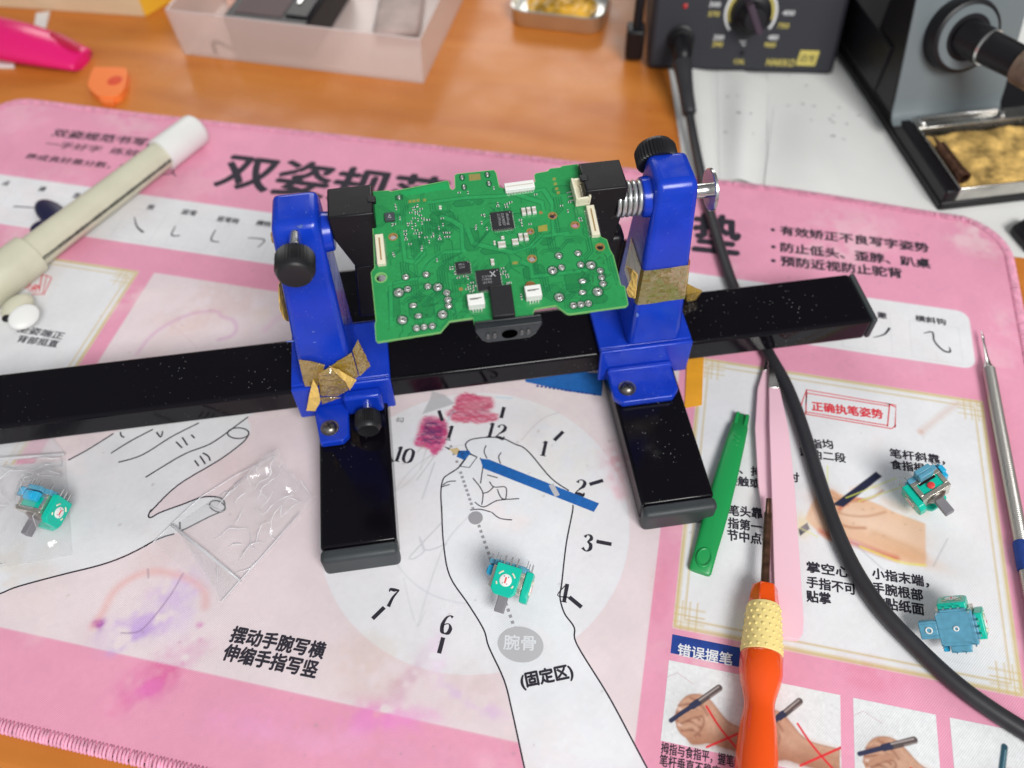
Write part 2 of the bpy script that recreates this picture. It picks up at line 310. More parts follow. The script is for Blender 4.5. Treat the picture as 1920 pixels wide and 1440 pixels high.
# ------------------------------------------------------------------ colour canvas (print and stains that belong to a surface)
class Canvas:
    def __init__(s,x0,y0,x1,y1,res,col):
        s.x0,s.y0,s.res=x0,y0,res; s.nx=int(round((x1-x0)/res))+1; s.ny=int(round((y1-y0)/res))+1
        s.xs=x0+np.arange(s.nx)*res; s.ys=y0+np.arange(s.ny)*res
        s.c=np.empty((s.ny,s.nx,3),np.float32); s.c[:]=col
    def win(s,x0,y0,x1,y1):
        i0=max(0,int((x0-s.x0)/s.res)-1); i1=min(s.nx,int((x1-s.x0)/s.res)+3); j0=max(0,int((y0-s.y0)/s.res)-1); j1=min(s.ny,int((y1-s.y0)/s.res)+3)
        if i1<=i0 or j1<=j0: return None
        X,Y=np.meshgrid(s.xs[i0:i1],s.ys[j0:j1]); return X,Y,s.c[j0:j1,i0:i1]
    def mixin(s,c,cov,col,mult=False):
        cov=cov[...,None]; col=np.array(col,np.float32)
        if mult: c*= (1-cov)+cov*col
        else: c[:]=c*(1-cov)+col*cov
    def segd(s,X,Y,P):
        d=np.full(X.shape,1e9,np.float32)
        for a,b in zip(P[:-1],P[1:]):
            ax,ay=a; bx,by=b; dx,dy=bx-ax,by-ay; L=dx*dx+dy*dy+1e-9
            t=np.clip(((X-ax)*dx+(Y-ay)*dy)/L,0,1); d=np.minimum(d,np.hypot(X-ax-t*dx,Y-ay-t*dy))
        return d
    def poly(s,P,col,a=1,soft=None,mult=False):
        soft=soft or s.res; P=[(float(p[0]),float(p[1])) for p in P]; xs=[p[0] for p in P]; ys=[p[1] for p in P]
        w=s.win(min(xs)-soft,min(ys)-soft,max(xs)+soft,max(ys)+soft)
        if w is None: return
        X,Y,c=w; ins=np.zeros(X.shape,bool); Q=P+[P[0]]
        for (ax,ay),(bx,by) in zip(Q[:-1],Q[1:]):
            if ay==by: continue
            k=((ay>Y)!=(by>Y))&(X<(bx-ax)*(Y-ay)/(by-ay)+ax); ins^=k
        d=s.segd(X,Y,Q); sd=np.where(ins,d,-d); s.mixin(c,np.clip(.5+sd/soft,0,1)*a,col,mult)
    def rect(s,x0,y0,x1,y1,col,a=1,soft=None): s.poly([(x0,y0),(x1,y0),(x1,y1),(x0,y1)],col,a,soft)
    def stroke(s,P,wd,col,a=1,soft=None,mult=False):
        soft=soft or s.res; P=[(float(p[0]),float(p[1])) for p in P]; xs=[p[0] for p in P]; ys=[p[1] for p in P]; r=wd/2+soft
        w=s.win(min(xs)-r,min(ys)-r,max(xs)+r,max(ys)+r)
        if w is None: return
        X,Y,c=w; d=s.segd(X,Y,P); s.mixin(c,np.clip((wd/2-d)/soft+.5,0,1)*a,col,mult)
    def blob(s,p,rx,ry,ang,col,a=1,mult=False,rough=0,warp=0):
        R=max(rx,ry)*2.6; w=s.win(p[0]-R,p[1]-R,p[0]+R,p[1]+R)
        if w is None: return
        X,Y,c=w; ca,sa=math.cos(ang),math.sin(ang); u=((X-p[0])*ca+(Y-p[1])*sa)/rx; v=(-(X-p[0])*sa+(Y-p[1])*ca)/ry
        q=np.exp(-(u*u+v*v))
        if warp:
            if not hasattr(s,'nf'): s.nf=s.noise(1.0,7.0)+s.noise(.6,2.6)
            i0=int(round((X[0,0]-s.x0)/s.res)); j0=int(round((Y[0,0]-s.y0)/s.res)); N_=s.nf[j0:j0+X.shape[0],i0:i0+X.shape[1]]; q=np.clip(q*(1+warp*N_)+(.12*warp*N_*(q>.08)),0,1)
        if rough: q=np.clip(q*(1+rough*rng.standard_normal(q.shape)),0,1)
        s.mixin(c,(q*a).astype(np.float32),col,mult)
    def noise(s,amp,cell):
        gy=int((s.ny*s.res)/cell)+3; gx=int((s.nx*s.res)/cell)+3; g=rng.standard_normal((gy,gx)); yy=np.arange(s.ny)*s.res/cell; xx=np.arange(s.nx)*s.res/cell
        j=yy.astype(int); i=xx.astype(int); fy=yy-j; fx=xx-i; fy=fy*fy*(3-2*fy); fx=fx*fx*(3-2*fx)
        q=(g[j][:,i]*(1-fx)+g[j][:,i+1]*fx)*(1-fy)[:,None]+(g[j+1][:,i]*(1-fx)+g[j+1][:,i+1]*fx)*fy[:,None]
        return (q*amp).astype(np.float32)
    def mesh(s,name,m,parent=None,z=0.0,keep=None,off=(0,0,0),extra=None):
        """a sheet with one colour per point; keep(X,Y) of cell centres says which cells exist"""
        X,Y=np.meshgrid(s.xs,s.ys); co=np.stack([X-off[0],Y-off[1],np.full_like(X,z-off[2])],-1).reshape(-1,3)*S
        i=np.arange(s.nx-1); j=np.arange(s.ny-1); I,J=np.meshgrid(i,j); a=J*s.nx+I; q=np.stack([a,a+1,a+1+s.nx,a+s.nx],-1).reshape(-1,4)
        if keep is not None:
            k=keep(X[:-1,:-1]+s.res/2,Y[:-1,:-1]+s.res/2).reshape(-1); q=q[k]
        used=np.unique(q); rem=np.zeros(len(co),int); rem[used]=np.arange(len(used)); q=rem[q]; co=co[used]; cc=s.c.reshape(-1,3)[used]
        me=bpy.data.meshes.new(name); me.vertices.add(len(co)); me.vertices.foreach_set('co',co.astype(np.float32).ravel())
        me.loops.add(q.size); me.loops.foreach_set('vertex_index',q.astype(np.int32).ravel())
        me.polygons.add(len(q)); me.polygons.foreach_set('loop_start',np.arange(0,q.size,4,dtype=np.int32)); me.polygons.foreach_set('loop_total',np.full(len(q),4,np.int32))
        me.update(calc_edges=True)
        at_=me.attributes.new('col','FLOAT_COLOR','POINT'); at_.data.foreach_set('color',np.concatenate([cc,np.ones((len(cc),1))],1).astype(np.float32).ravel())
        me.materials.append(m); o=bpy.data.objects.new(name,me); COL.objects.link(o)
        if parent is not None: o.parent=parent
        o['_o']=list(off); return o
def inside(P,X,Y):
    ins=np.zeros(X.shape,bool); Q=list(P)+[P[0]]
    for (ax,ay),(bx,by) in zip(Q[:-1],Q[1:]):
        if ay==by: continue
        ins^=((ay>Y)!=(by>Y))&(X<(bx-ax)*(Y-ay)/(by-ay)+ax)
    return ins
# ------------------------------------------------------------------ table
def wood():
    m=bpy.data.materials.new('varnished_wood'); m.use_nodes=True; t=m.node_tree; b=t.nodes['Principled BSDF']
    tc=t.nodes.new('ShaderNodeTexCoord'); mp=t.nodes.new('ShaderNodeMapping'); mp.inputs['Scale'].default_value=(1.6,9,8); mp.inputs['Rotation'].default_value=(0,0,math.radians(4))
    t.links.new(tc.outputs['Object'],mp.inputs['Vector'])
    n=t.nodes.new('ShaderNodeTexNoise'); n.inputs['Scale'].default_value=3.2; n.inputs['Detail'].default_value=8; n.inputs['Roughness'].default_value=.55; n.inputs['Distortion'].default_value=.6
    t.links.new(mp.outputs[0],n.inputs['Vector'])
    cr=t.nodes.new('ShaderNodeValToRGB'); e=cr.color_ramp.elements; e[0].position=.25; e[0].color=(.45,.125,.020,1); e[1].position=.75; e[1].color=(.66,.24,.046,1)
    e2=cr.color_ramp.elements.new(.5); e2.color=(.57,.19,.033,1)
    t.links.new(n.outputs['Fac'],cr.inputs[0]); t.links.new(cr.outputs[0],b.inputs['Base Color'])
    n2=t.nodes.new('ShaderNodeTexNoise'); n2.inputs['Scale'].default_value=35; n2.inputs['Detail'].default_value=6; t.links.new(tc.outputs['Object'],n2.inputs['Vector'])
    r=t.nodes.new('ShaderNodeMapRange'); r.inputs[1].default_value=.3; r.inputs[2].default_value=.7; r.inputs[3].default_value=.22; r.inputs[4].default_value=.42; t.links.new(n2.outputs['Fac'],r.inputs[0]); t.links.new(r.outputs[0],b.inputs['Roughness'])
    bp=t.nodes.new('ShaderNodeBump'); bp.inputs['Strength'].default_value=.12; bp.inputs['Distance'].default_value=.0006; t.links.new(n.outputs['Fac'],bp.inputs['Height']); t.links.new(bp.outputs[0],b.inputs['Normal'])
    b.inputs['Specular IOR Level'].default_value=.22; b.inputs['Coat Weight'].default_value=.06; b.inputs['Coat Roughness'].default_value=.2
    return m
ZT=-3.0
mb=MB(); mb.box((-900,-135,ZT-25),(900,900,ZT))
tbl=mb.build('table',wood(),bevel=3,seg=3)
tag(tbl,'varnished orange brown wooden table top under the pink mat','table')
mb=MB(); mb.box((-3000,-3000,-760),(3000,3000,-750)); tag(mb.build('floor',mat('floor_tile',(.25,.2,.17),.6,var=.2,vscale=4)),'dim floor below the table edge',None,kind='structure')

# ------------------------------------------------------------------ mat: colours and stains belong to the print
def corner(cx,cy,r,a0,a1,k=9): return [(cx+r*math.cos(a),cy+r*math.sin(a)) for a in np.linspace(math.radians(a0),math.radians(a1),k)]
YB=-122.0; XL=-377.0; XR=248.5; rr=20
OUT = corner(XL+rr,YB+rr,rr,180,270)+corner(XR-rr,YB+rr,rr,270,360)+corner(XR-30,209,30,0,75)
OUT += [(x,y) for x,y in smoothline([(210,238.5),(136,242.6),(84,242.6),(-5,242.8),(-80,241.2),(-158,239.5),(-265,236.5),(-340,236)],5)]+corner(XL+22,214,22,90,180)
PINK=(.79,.335,.470); PALE=(.77,.655,.68); WHITE=(.77,.77,.79); SKINW=(.755,.755,.78)
def A(L): return [at(x,y) for x,y in L]
Z4=lambda L:[(x/3,480+y/3) for x,y in L]; Z5=lambda L:[(640+x/3,480+y/3) for x,y in L]; B1=lambda L:[(x/3,960+y/3) for x,y in L]; B2=lambda L:[(640+x/3,960+y/3) for x,y in L]; B3=lambda L:[(1280+x/3,960+y/3) for x,y in L]; Z6=lambda L:[(1280+x/3,480+y/3) for x,y in L]
BG=lambda L:[(270+x/4.645,830+y/4.645) for x,y in L]
cv=Canvas(XL-2,YB-2,XR+2,246,.55,PINK)
# white strip with the stroke samples, and the panels
cv.poly(corner(216,160,6,0,90,5)+[(-372,166),(-372,127)]+corner(216,134,6,270,360,5),WHITE)
cv.rect(-372,-95,-214.5,108.2,WHITE)                        # left panel
cv.rect(-205.8,-86.5,80,109,PALE)                           # middle panel
cv.rect(89.5,-31,223,109,WHITE)                             # right panel
GOLD=(.62,.47,.20); G2=(.70,.60,.38)
def frame(x0,y0,x1,y1):
    for d,wd,c,a in ((1.0,2.0,G2,.75),(.7,.9,GOLD,.9),(4.3,.8,GOLD,.8)):
        cv.stroke([(x0+d,y0+d),(x1-d,y0+d),(x1-d,y1-d),(x0+d,y1-d),(x0+d,y0+d)],wd,c,a,.7)
    for sx,sy,cx,cy in ((1,1,x0,y0),(-1,1,x1,y0),(1,-1,x0,y1),(-1,-1,x1,y1)):
        for k in (3,6,9): cv.stroke([(cx+sx*k,cy),(cx+sx*k,cy+sy*12)],.6,GOLD,.75,.6); cv.stroke([(cx,cy+sy*k),(cx+sx*12,cy+sy*k)],.6,GOLD,.75,.6)
frame(89.5,-31,223,109); frame(-372,-95,-214.5,108.2)
for k in range(-11,7):                                      # faint writing boxes of the strip
    x=3+k*33.5
    cv.stroke([(x-12,154),(x+12,154),(x+12,130),(x-12,130),(x-12,154)],.5,(.55,.57,.60),.35,.6)
    cv.stroke([(x,154),(x,130)],.4,(.6,.6,.62),.2,.6); cv.stroke([(x-12,142),(x+12,142)],.4,(.6,.6,.62),.2,.6)
# the clock face
cv.poly([(67.5*math.cos(a),67.5*math.sin(a)) for a in np.linspace(0,6.283,90)],(.79,.79,.82),.85)
cv.poly(A(Z5([(455,890),(500,800),(510,760),(580,780),(640,830)])),(.44,.44,.46),.8)
cv.stroke([(38.5*math.cos(a),38.5*math.sin(a)) for a in np.linspace(0,6.3,80)],.55,(.56,.56,.60),.6)
# printed hands are paler than the panel
handL=A(smoothline(Z4([(1500,860),(1395,905),(1410,960),(1400,1010),(1350,1070),(1230,1150),(1000,1290),(850,1435)]),5))+A(BG([(45,620),(60,650)]))+A(smoothline(BG([(150,605),(490,480),(600,470),(690,495),(704,540),(690,590),(330,765),(250,800)]),5))+A(B1([(830,185),(560,300),(340,355),(100,420),(0,460),(-700,640)]))+A([(-300,900),(128,863),(213,813),(300,770)])
cv.poly(handL,SKINW,.95,.8)
handR=A(smoothline(B2([(565,0),(575,180),(610,360),(715,520),(800,660),(830,760),(915,945),(960,1120),(1030,1440),(1060,1560)]),4))+A(smoothline(B2([(1800,1570),(1720,1440),(1500,1030),(1325,745),(1310,650),(1255,570),(1230,480),(1240,400),(1265,180),(1300,0)]),4))+A(smoothline(Z5([(1305,1400),(1280,1320),(1180,1250),(1070,1120),(1020,1075),(980,1060),(905,1025),(830,1020),(740,1030),(705,1050),(700,1075),(720,1105)]),4))+A(Z5([(660,1190),(600,1230),(570,1260),(560,1330)]))
cv.poly(handR,(.79,.80,.83),.95,.8)
# the photograph of the correct grip
SK=(.78,.50,.34)
gp=A(smoothline(Z6([(720,1400),(760,1350),(830,1310),(900,1345),(1000,1360),(1110,1400),(1190,1440)]),4))+A(B3([(1365,65),(1368,297)]))+A(smoothline(B3([(1365,297),(1250,282),(1150,245),(1020,185),(940,155),(830,165),(760,110),(690,40)]),4))
cv.poly(gp,SK,1,1.2); cv.blob(at(*B3([(1250,230)])[0]),14,3.2,-.25,(.70,.38,.20),.7); cv.blob(at(*B3([(1050,60)])[0]),16,3.5,-.25,(.86,.66,.52),.7); cv.blob(at(*Z6([(820,1420)])[0]),4,7,.2,(.60,.28,.13),.6); cv.stroke(A(smoothline(Z6([(760,1360),(830,1330),(900,1380),(880,1440)]),4)),1.2,(.50,.22,.10),.6,1.2); cv.stroke(A(smoothline(Z6([(790,1440),(850,1400),(930,1400)]),4)),1.0,(.50,.20,.08),.6,1.2)
cv.blob(at(*B3([(1150,80)])[0]),14,6,-.2,(.80,.56,.42),.8); cv.blob(at(*Z6([(800,1360)])[0]),6,5,.2,(.72,.40,.25),.7)
cv.stroke(A(smoothline(B3([(780,110),(860,150),(930,165),(1000,190),(1130,240),(1200,262)]),4)),2.6,(.60,.07,.03),.75,2.5)
cv.stroke(A(smoothline(B3([(1000,195),(1150,255),(1250,288),(1365,300)]),4)),1.0,(.80,.66,.06),.8,1)
cv.stroke(A(smoothline(Z6([(880,1420),(950,1370),(1010,1375)]),4)),1.6,(.62,.09,.04),.7,1.6); cv.blob(at(1505,985),3,5,0,(.82,.62,.08),.6)
for L_,c_,w_,a_ in (([(1552,930),(1590,940),(1632,934),(1655,920)],(.52,.25,.13),1.3,.7),([(1548,952),(1585,965),(1625,968),(1660,960)],(.55,.27,.15),1.2,.65),([(1556,975),(1590,988),(1622,990)],(.50,.20,.10),1.3,.7),([(1596,918),(1622,910),(1648,915)],(.84,.62,.48),1.8,.6),([(1660,940),(1700,955),(1732,960)],(.84,.62,.48),4,.5),([(1640,1000),(1690,1020),(1732,1040)],(.64,.36,.20),3,.5)):
    cv.stroke(A(smoothline(L_,4)),w_,c_,a_,w_*.9)
for px_ in range(7): cv.blob(at(1600+px_*19+rng.normal(0,5),975+rng.normal(0,22)),.7,.5,0,(.52,.30,.18),.5)
cv.poly(A(Z6([(840,1400),(1088,1212),(1122,1240),(905,1412)])),(.015,.018,.05)); cv.poly(A(B3([(650,95),(700,60),(715,95),(660,135)])),(.015,.02,.05))
for L in (Z6([(920,1360),(1200,1250)]),Z6([(815,1180),(812,1330)]),Z6([(990,1380),(1260,1290)]),B3([(660,90),(760,140)])): cv.stroke(A(L),.55,(.72,.74,.12),.7)
cv.blob(at(*Z6([(1340,990)])[0]),1.5,1.5,0,(.66,.42,.36),.7); cv.stroke(A(smoothline(Z6([(1345,985),(1450,900),(1540,832)]),4)),2.6,(.66,.46,.38),.5,3)
# tan picture strip, stains and wear
for (px,py,rx,ry,an,c,a) in (
  (300,1050,12,18,.3,(.93,.86,.82),.5),(205,1190,7,4,.5,(.66,.52,.74),.4),(268,1168,12,5,.5,(.56,.37,.70),.85),(322,1120,12,8,1.0,(.62,.45,.74),.7),(240,1195,9,2.4,.6,(.54,.36,.70),.75),(330,1090,7,5,.9,(.70,.55,.80),.5),(222,1212,4,2,.9,(.5,.34,.68),.6),(345,1150,5,9,.2,(.72,.58,.78),.35),
  (187,1170,2.2,2.0,0,(.38,.05,.42),.9),(376,1170,1.7,1.8,0,(.66,.25,.50),.8),(293,1270,14,6,.9,(.86,.27,.62),.75),(272,1290,7,5,.4,(.80,.20,.56),.5),
  (725,1345,14,5,.1,(.82,.26,.62),.65),(680,1350,8,5,0,(.80,.26,.60),.5),(470,1350,16,5,.2,(.84,.34,.62),.4),(640,1390,25,5,.1,(.84,.40,.64),.4),
  (760,1280,4,14,-.4,(.86,.60,.80),.5),(820,1240,3,10,.3,(.84,.62,.82),.5),(870,1310,9,2.2,-.35,(.70,.50,.82),.6),(905,1325,7,2,-.2,(.74,.48,.76),.5),
  (700,1240,16,9,0,(.90,.82,.72),.5),(690,1300,12,7,.2,(.92,.84,.78),.5),(880,1290,12,9,0,(.88,.80,.78),.4),
  (493,590,4,5,0,(.75,.62,.56),.55),(350,600,14,9,.3,(.90,.78,.70),.5),(420,560,20,10,.2,(.92,.80,.74),.5),
  (1060,870,18,30,.2,(.82,.80,.72),.35),(1700,990,6,10,0,(.9,.88,.84),.3),(1150,870,5,9,.3,(.86,.30,.42),.45),(1160,920,3,4,.3,(.85,.35,.45),.4),
  (20,1080,14,10,0,(.90,.84,.70),.4),(60,1030,10,12,0,(.93,.9,.84),.4),(490,980,10,8,0,(.92,.88,.82),.3),
  (1640,1270,12,6,0,(.88,.42,.56),.3),(1240,1100,4,20,0,(.88,.5,.62),.25)):
    cv.blob(at(px,py),rx,ry,an,c,a,mult=(c[0]>.85),rough=.10,warp=.55)
RED=(.78,.36,.33)
cv.stroke(A(smoothline(B1([(525,640),(580,560),(640,450),(740,370),(860,335),(980,350),(1090,390),(1150,450),(1155,530)]),6)),2.8,RED,.55,3.4)
cv.stroke(A(smoothline(Z4([(770,550),(850,450),(950,380),(1080,325),(1210,310),(1250,340),(1310,360),(1330,410),(1300,450),(1230,470)]),6)),1.6,(.62,.30,.52),.55,2.2)
cv.stroke(A(smoothline(Z4([(1490,420),(1560,350),(1600,340)]),4)),3,(.74,.44,.60),.4,3)
# crayon scribbles over the clock
def crayon(poly,col,n,wd,a):
    P=np.array(A(poly)); lo,hi=P.min(0),P.max(0)
    for i in range(n):
        y=rng.uniform(lo[1],hi[1]); p=[]
        xs=np.linspace(lo[0],hi[0],16)
        k=inside([tuple(q) for q in P],xs,np.full(16,y))
        if k.sum()<2: continue
        xs=xs[k]; ph=rng.uniform(0,6)
        cv.stroke([(x+rng.normal(0,.25),y+.8*math.sin(x*.7+ph)+rng.normal(0,.3)) for x in xs],wd*rng.uniform(.6,1.2),np.array(col)*rng.uniform(.75,1.15),a*rng.uniform(.4,1),.5)
for P_,c_ in ((Z5([(640,800),(690,775),(780,792),(850,800),(858,850),(835,868),(870,895),(885,915),(820,935),(640,928),(600,900),(590,880),(640,845)]),(.66,.13,.24)),(Z5([(425,1000),(460,908),(570,912),(600,960),(588,1050),(520,1125),(500,1090),(412,1060)]),(.62,.10,.25))): cv.poly(A(smoothline(P_,4,True)),c_,.72,2.2)
crayon(Z5([(640,800),(690,770),(780,790),(850,795),(860,850),(800,870),(640,830)]),(.62,.07,.17),26,.8,.7)
crayon(Z5([(590,880),(640,840),(830,840),(840,865),(720,870),(600,900)]),(.55,.06,.14),20,.8,.75)
crayon(Z5([(610,900),(700,880),(890,890),(890,915),(820,940),(620,930)]),(.62,.07,.16),22,.8,.7)
crayon(Z5([(425,1000),(460,905),(570,910),(600,960),(590,1050),(520,1130),(500,1090),(410,1060)]),(.60,.05,.20),44,.9,.75)
crayon(Z5([(450,1020),(470,930),(540,930),(570,980),(560,1050),(470,1060)]),(.10,.03,.13),22,.8,.65)
crayon(Z5([(520,960),(590,930),(595,1000),(540,1020)]),(.35,.02,.14),12,.8,.6)
crayon(Z5([(690,880),(850,850),(840,880),(700,900)]),(.2,.05,.12),8,.5,.5)
for L,c,a in ((Z5([(870,795),(960,800)]),(.25,.62,.80),.7),(Z5([(600,930),(615,890),(640,870)]),(.30,.62,.72),.6),(Z5([(385,1040),(440,1010)]),(.35,.70,.78),.35),(Z5([(430,1100),(470,1060)]),(.35,.42,.25),.5),
   (Z5([(520,1130),(425,1260)]),(.40,.42,.42),.6),(Z5([(525,1160),(455,1365)]),(.40,.42,.45),.6),(Z5([(500,1120),(400,1250),(310,1320)]),(.5,.5,.5),.4),(Z5([(480,1080),(445,1200)]),(.45,.45,.42),.5),
   (B2([(565,60),(395,240),(395,265),(430,250),(465,215),(440,140),(475,215),(590,180)]),(.42,.42,.46),.6),(B2([(720,20),(590,170),(500,400),(430,640)]),(.50,.50,.53),.5),(B2([(350,370),(390,540),(430,640),(470,560)]),(.5,.5,.53),.4),
   (Z5([(1015,1035),(1080,960),(1150,905),(1225,880)]),(.48,.42,.42),.5),(B1([(1030,345),(970,450),(890,560),(800,660),(740,680),(680,680)]),(.25,.16,.28),.7),(B1([(832,320),(835,370)]),(.2,.15,.2),.7),(Z4([(940,380),(1020,430),(1110,520)]),(.6,.42,.5),.4),
   (B3([(1410,305),(1490,150)]),(.35,.35,.38),.5),(B3([(980,190),(1130,325)]),(.3,.3,.34),.5),(B3([(1360,720),(1500,830),(1640,860)]),(.6,.6,.62),.3)):
    cv.stroke(A(smoothline(L,4)),.55,c,a,.6)
for i in range(60):
    p=(rng.uniform(-370,245),rng.uniform(-118,235)); r=rng.uniform(6,22); cv.blob(p,r,r*rng.uniform(.4,1),rng.uniform(0,3),(.88,.74,.74),rng.uniform(.10,.34),rough=.1,warp=.6)
for i in range(230):                                        # specks and crumbs of dirt
    p=(rng.uniform(-370,245),rng.uniform(-118,235)); r=rng.uniform(.25,.8); cv.blob(p,r,r*rng.uniform(.5,1),rng.uniform(0,3),(.35,.26,.25),rng.uniform(.15,.6))
for i in range(60):
    p=(rng.uniform(-370,245),rng.uniform(-118,235)); r=rng.uniform(4,16); cv.blob(p,r,r*rng.uniform(.4,1),rng.uniform(0,3),(.96,.90,.88),rng.uniform(.2,.6),mult=True)
cv.c*= (1+cv.noise(.028,34)+cv.noise(.018,9)+cv.noise(.012,1.6))[...,None]
np.clip(cv.c,0.005,.9,out=cv.c)
def fabric():
    m=mat('mat_fabric',(1,1,1),.72,0,.35,attr='col'); t=m.node_tree; b=t.nodes['Principled BSDF']
    tcn=t.nodes.new('ShaderNodeTexCoord'); mp=t.nodes.new('ShaderNodeMapping'); mp.inputs['Rotation'].default_value=(0,0,.6); t.links.new(tcn.outputs['Object'],mp.inputs['Vector'])
    wv=t.nodes.new('ShaderNodeTexWave'); wv.inputs['Scale'].default_value=420; wv.inputs['Distortion'].default_value=1.5; wv.inputs['Detail'].default_value=2; wv.inputs['Detail Scale'].default_value=3; t.links.new(mp.outputs[0],wv.inputs['Vector'])
    n=t.nodes.new('ShaderNodeTexNoise'); n.inputs['Scale'].default_value=9; n.inputs['Detail'].default_value=2; t.links.new(tcn.outputs['Object'],n.inputs['Vector'])
    b1=t.nodes.new('ShaderNodeBump'); b1.inputs['Strength'].default_value=.5; b1.inputs['Distance'].default_value=.006; t.links.new(n.outputs['Fac'],b1.inputs['Height'])
    b2=t.nodes.new('ShaderNodeBump'); b2.inputs['Strength'].default_value=.35; b2.inputs['Distance'].default_value=.0002; t.links.new(wv.outputs['Fac'],b2.inputs['Height']); t.links.new(b1.outputs[0],b2.inputs['Normal']); t.links.new(b2.outputs[0],b.inputs['Normal'])
    return m
M['fabric']=fabric()
desk=thing('desk_mat','large stained pink writing practice mat printed with hands, a clock and Chinese lettering','desk mat',(-65,58,ZT))
cv.mesh('printed_sheet',M['fabric'],desk,0.0,lambda X,Y: inside(OUT,X,Y),off=(-65,58,ZT))
mb=MB(); mb.prism([(x,y) for x,y in OUT],ZT+.02,-.15); mb.build('foam_backing',mat('foam',(.05,.05,.05),.9),desk)
# overlocked border: one loop of thread beside the next all round
mb=MB(); P=[np.array(p) for p in OUT]; P.append(P[0]); acc=0.0
for a,b in zip(P[:-1],P[1:]):
    L=np.linalg.norm(b-a); d=(b-a)/L; nrm=np.array([d[1],-d[0]]); t=-acc
    while t<L:
        if t>=0:
            near=True; c=a+d*t; sk=rng.normal(0,.15)
            prof=[(-3.4,.15),(-2.2,.55),(-.5,.75),(.7,.35),(1.2,-.9),(.6,-2.4)]
            pts=[np.array([*(c+nrm*q+d*(sk+q*.18)),z]) for q,z in prof]
            mb.tube(pts,[.35,.62,.72,.72,.68,.5],5)
        t+=1.55
    acc=(L-(t-1.55))-0.0; acc=1.55-(t-L) if t>L else 0
mb.build('stitched_edge',M['stitch'],desk,smooth='all')

# printed line work
ln=MB()
def L(pts,wd=.62,k=5,m=None,z=.07): ln.ribbon(smoothline(A(pts),k) if k>1 else A(pts),wd,z,m or M['ink'])
for q in ([(128,863),(165,843),(213,813)],[(208,850),(245,827),(287,805)],[(222,867),(267,853),(320,820),(373,793)],[(273,895),(343,853),(393,833),(430,808)],[(430,808),(465,782)]): L(q,.7)
L(Z4([(1400,1000),(1365,1050),(1230,1150),(1000,1290),(850,1435)])+BG([(70,580),(40,630),(60,652),(150,605),(330,540),(490,480),(600,470),(680,490),(704,540),(690,590),(560,650),(330,765),(315,735),(312,690)]),.72)
L(BG([(265,795),(190,815),(100,850),(0,905)]),.7); L(B1([(830,185),(700,250),(560,300),(340,355),(100,420),(0,460),(-200,530)]),.72)
ln.ribbon(smoothline([(x,y) for x,y in A(Z4([(1340+60*math.cos(t),997+30*math.sin(t)) for t in np.linspace(0,5.6,9)]))],4,True),.65,.07,M['ink'],True)
ln.ribbon(smoothline(A(BG([(640+68*math.cos(t)*.95-20*math.sin(t),555-50*math.sin(t)) for t in np.linspace(0,5.6,9)])),4,True),.65,.07,M['ink'],True)
for q in ([(990,1045),(1025,1080)],[(1025,1020),(1055,1065)],[(1075,1005),(1095,1025)],[(1095,1150),(1118,1182)],[(1125,1125),(1155,1170)],[(1140,1108),(1170,1125),(1183,1152)],[(880,990),(905,1020),(915,985)],[(678,990),(682,1012),(700,1020)]): L(Z4(q),.75,3)
ln.build('hand_drawing',None,desk); ln=MB()
L(B2([(565,-30),(565,0),(575,180),(610,360),(715,520),(800,660),(830,760),(915,945),(960,1120),(1030,1440),(1060,1560)]),.62)
L(B2([(1302,-40),(1300,0),(1265,180),(1240,400),(1230,480),(1255,570),(1310,650),(1325,745),(1500,1030),(1640,1290),(1720,1440),(1790,1560)]),.62)
L(Z5([(760,1130),(720,1108),(700,1070),(705,1050),(740,1030),(830,1020),(905,1025),(980,1060),(1020,1075),(1070,1120),(1180,1250),(1280,1320)]),.62)
L(Z5([(565,1440),(560,1330),(572,1258),(600,1230),(660,1190),(715,1118)]),.62); L(Z5([(665,1180),(715,1115),(765,1130),(720,1190),(665,1183)]),.45,1)
for q in ([(780,1135),(796,1180),(790,1230),(783,1280)],[(740,1250),(780,1300),(797,1340),(790,1400)],[(833,1270),(860,1300),(925,1302),(925,1370)],[(800,1335),(830,1325),(855,1300)],[(878,1312),(890,1345),(915,1368),(1000,1365)],[(750,1385),(800,1412),(870,1378),(925,1370)],[(570,1290),(600,1270),(645,1266)],[(815,1065),(803,1100),(820,1140)],[(900,1105),(885,1130),(895,1168)],[(560,1300),(610,1285)],[(820,1232),(880,1248)],[(725,1430),(780,1425),(840,1440)]): L(Z5(q),.5,4)
L(B2([(845,0),(890,35),(960,45)]),.5,4)
ln.build('hand_drawing',None,desk)
pc=MB(); z=.10
pc.face(A(Z5([(780,1140),(830,1145),(1450,1392),(1420,1440),(798,1195)])),z,M['ink_blue']); pc.face(A(Z5([(660,1095),(720,1095),(728,1112),(690,1148),(648,1130)])),z,M['ink_blue'])
pc.face(A(Z5([(605,1087),(655,1078),(668,1100),(648,1120),(632,1112)])),z,M['ink_wood']); pc.face(A(Z5([(575,1070),(612,1082),(605,1092)])),z,M['ink'])
pc.ribbon(A(Z5([(1180,1285),(1215,1350)])),2.4,.12,M['ink_lgrey'])
for q in ([(668,1100),(700,1118)],[(672,1110),(690,1135)],[(700,1098),(716,1110)]): pc.ribbon(A(Z5(q)),.3,.12,M['ink'])
pc.build('pencil_drawing',None,desk)
ck=MB()
for k in (1,2,3,4,6,7,11,12,10,8,9):
    a=math.pi/2-k*math.pi/6; d=np.array([math.cos(a),math.sin(a)]); ck=MB(); ck.ribbon([d*53.8,d*60.3],1.75,.08,M['ink']); ck.build('tick_mark',None,desk)
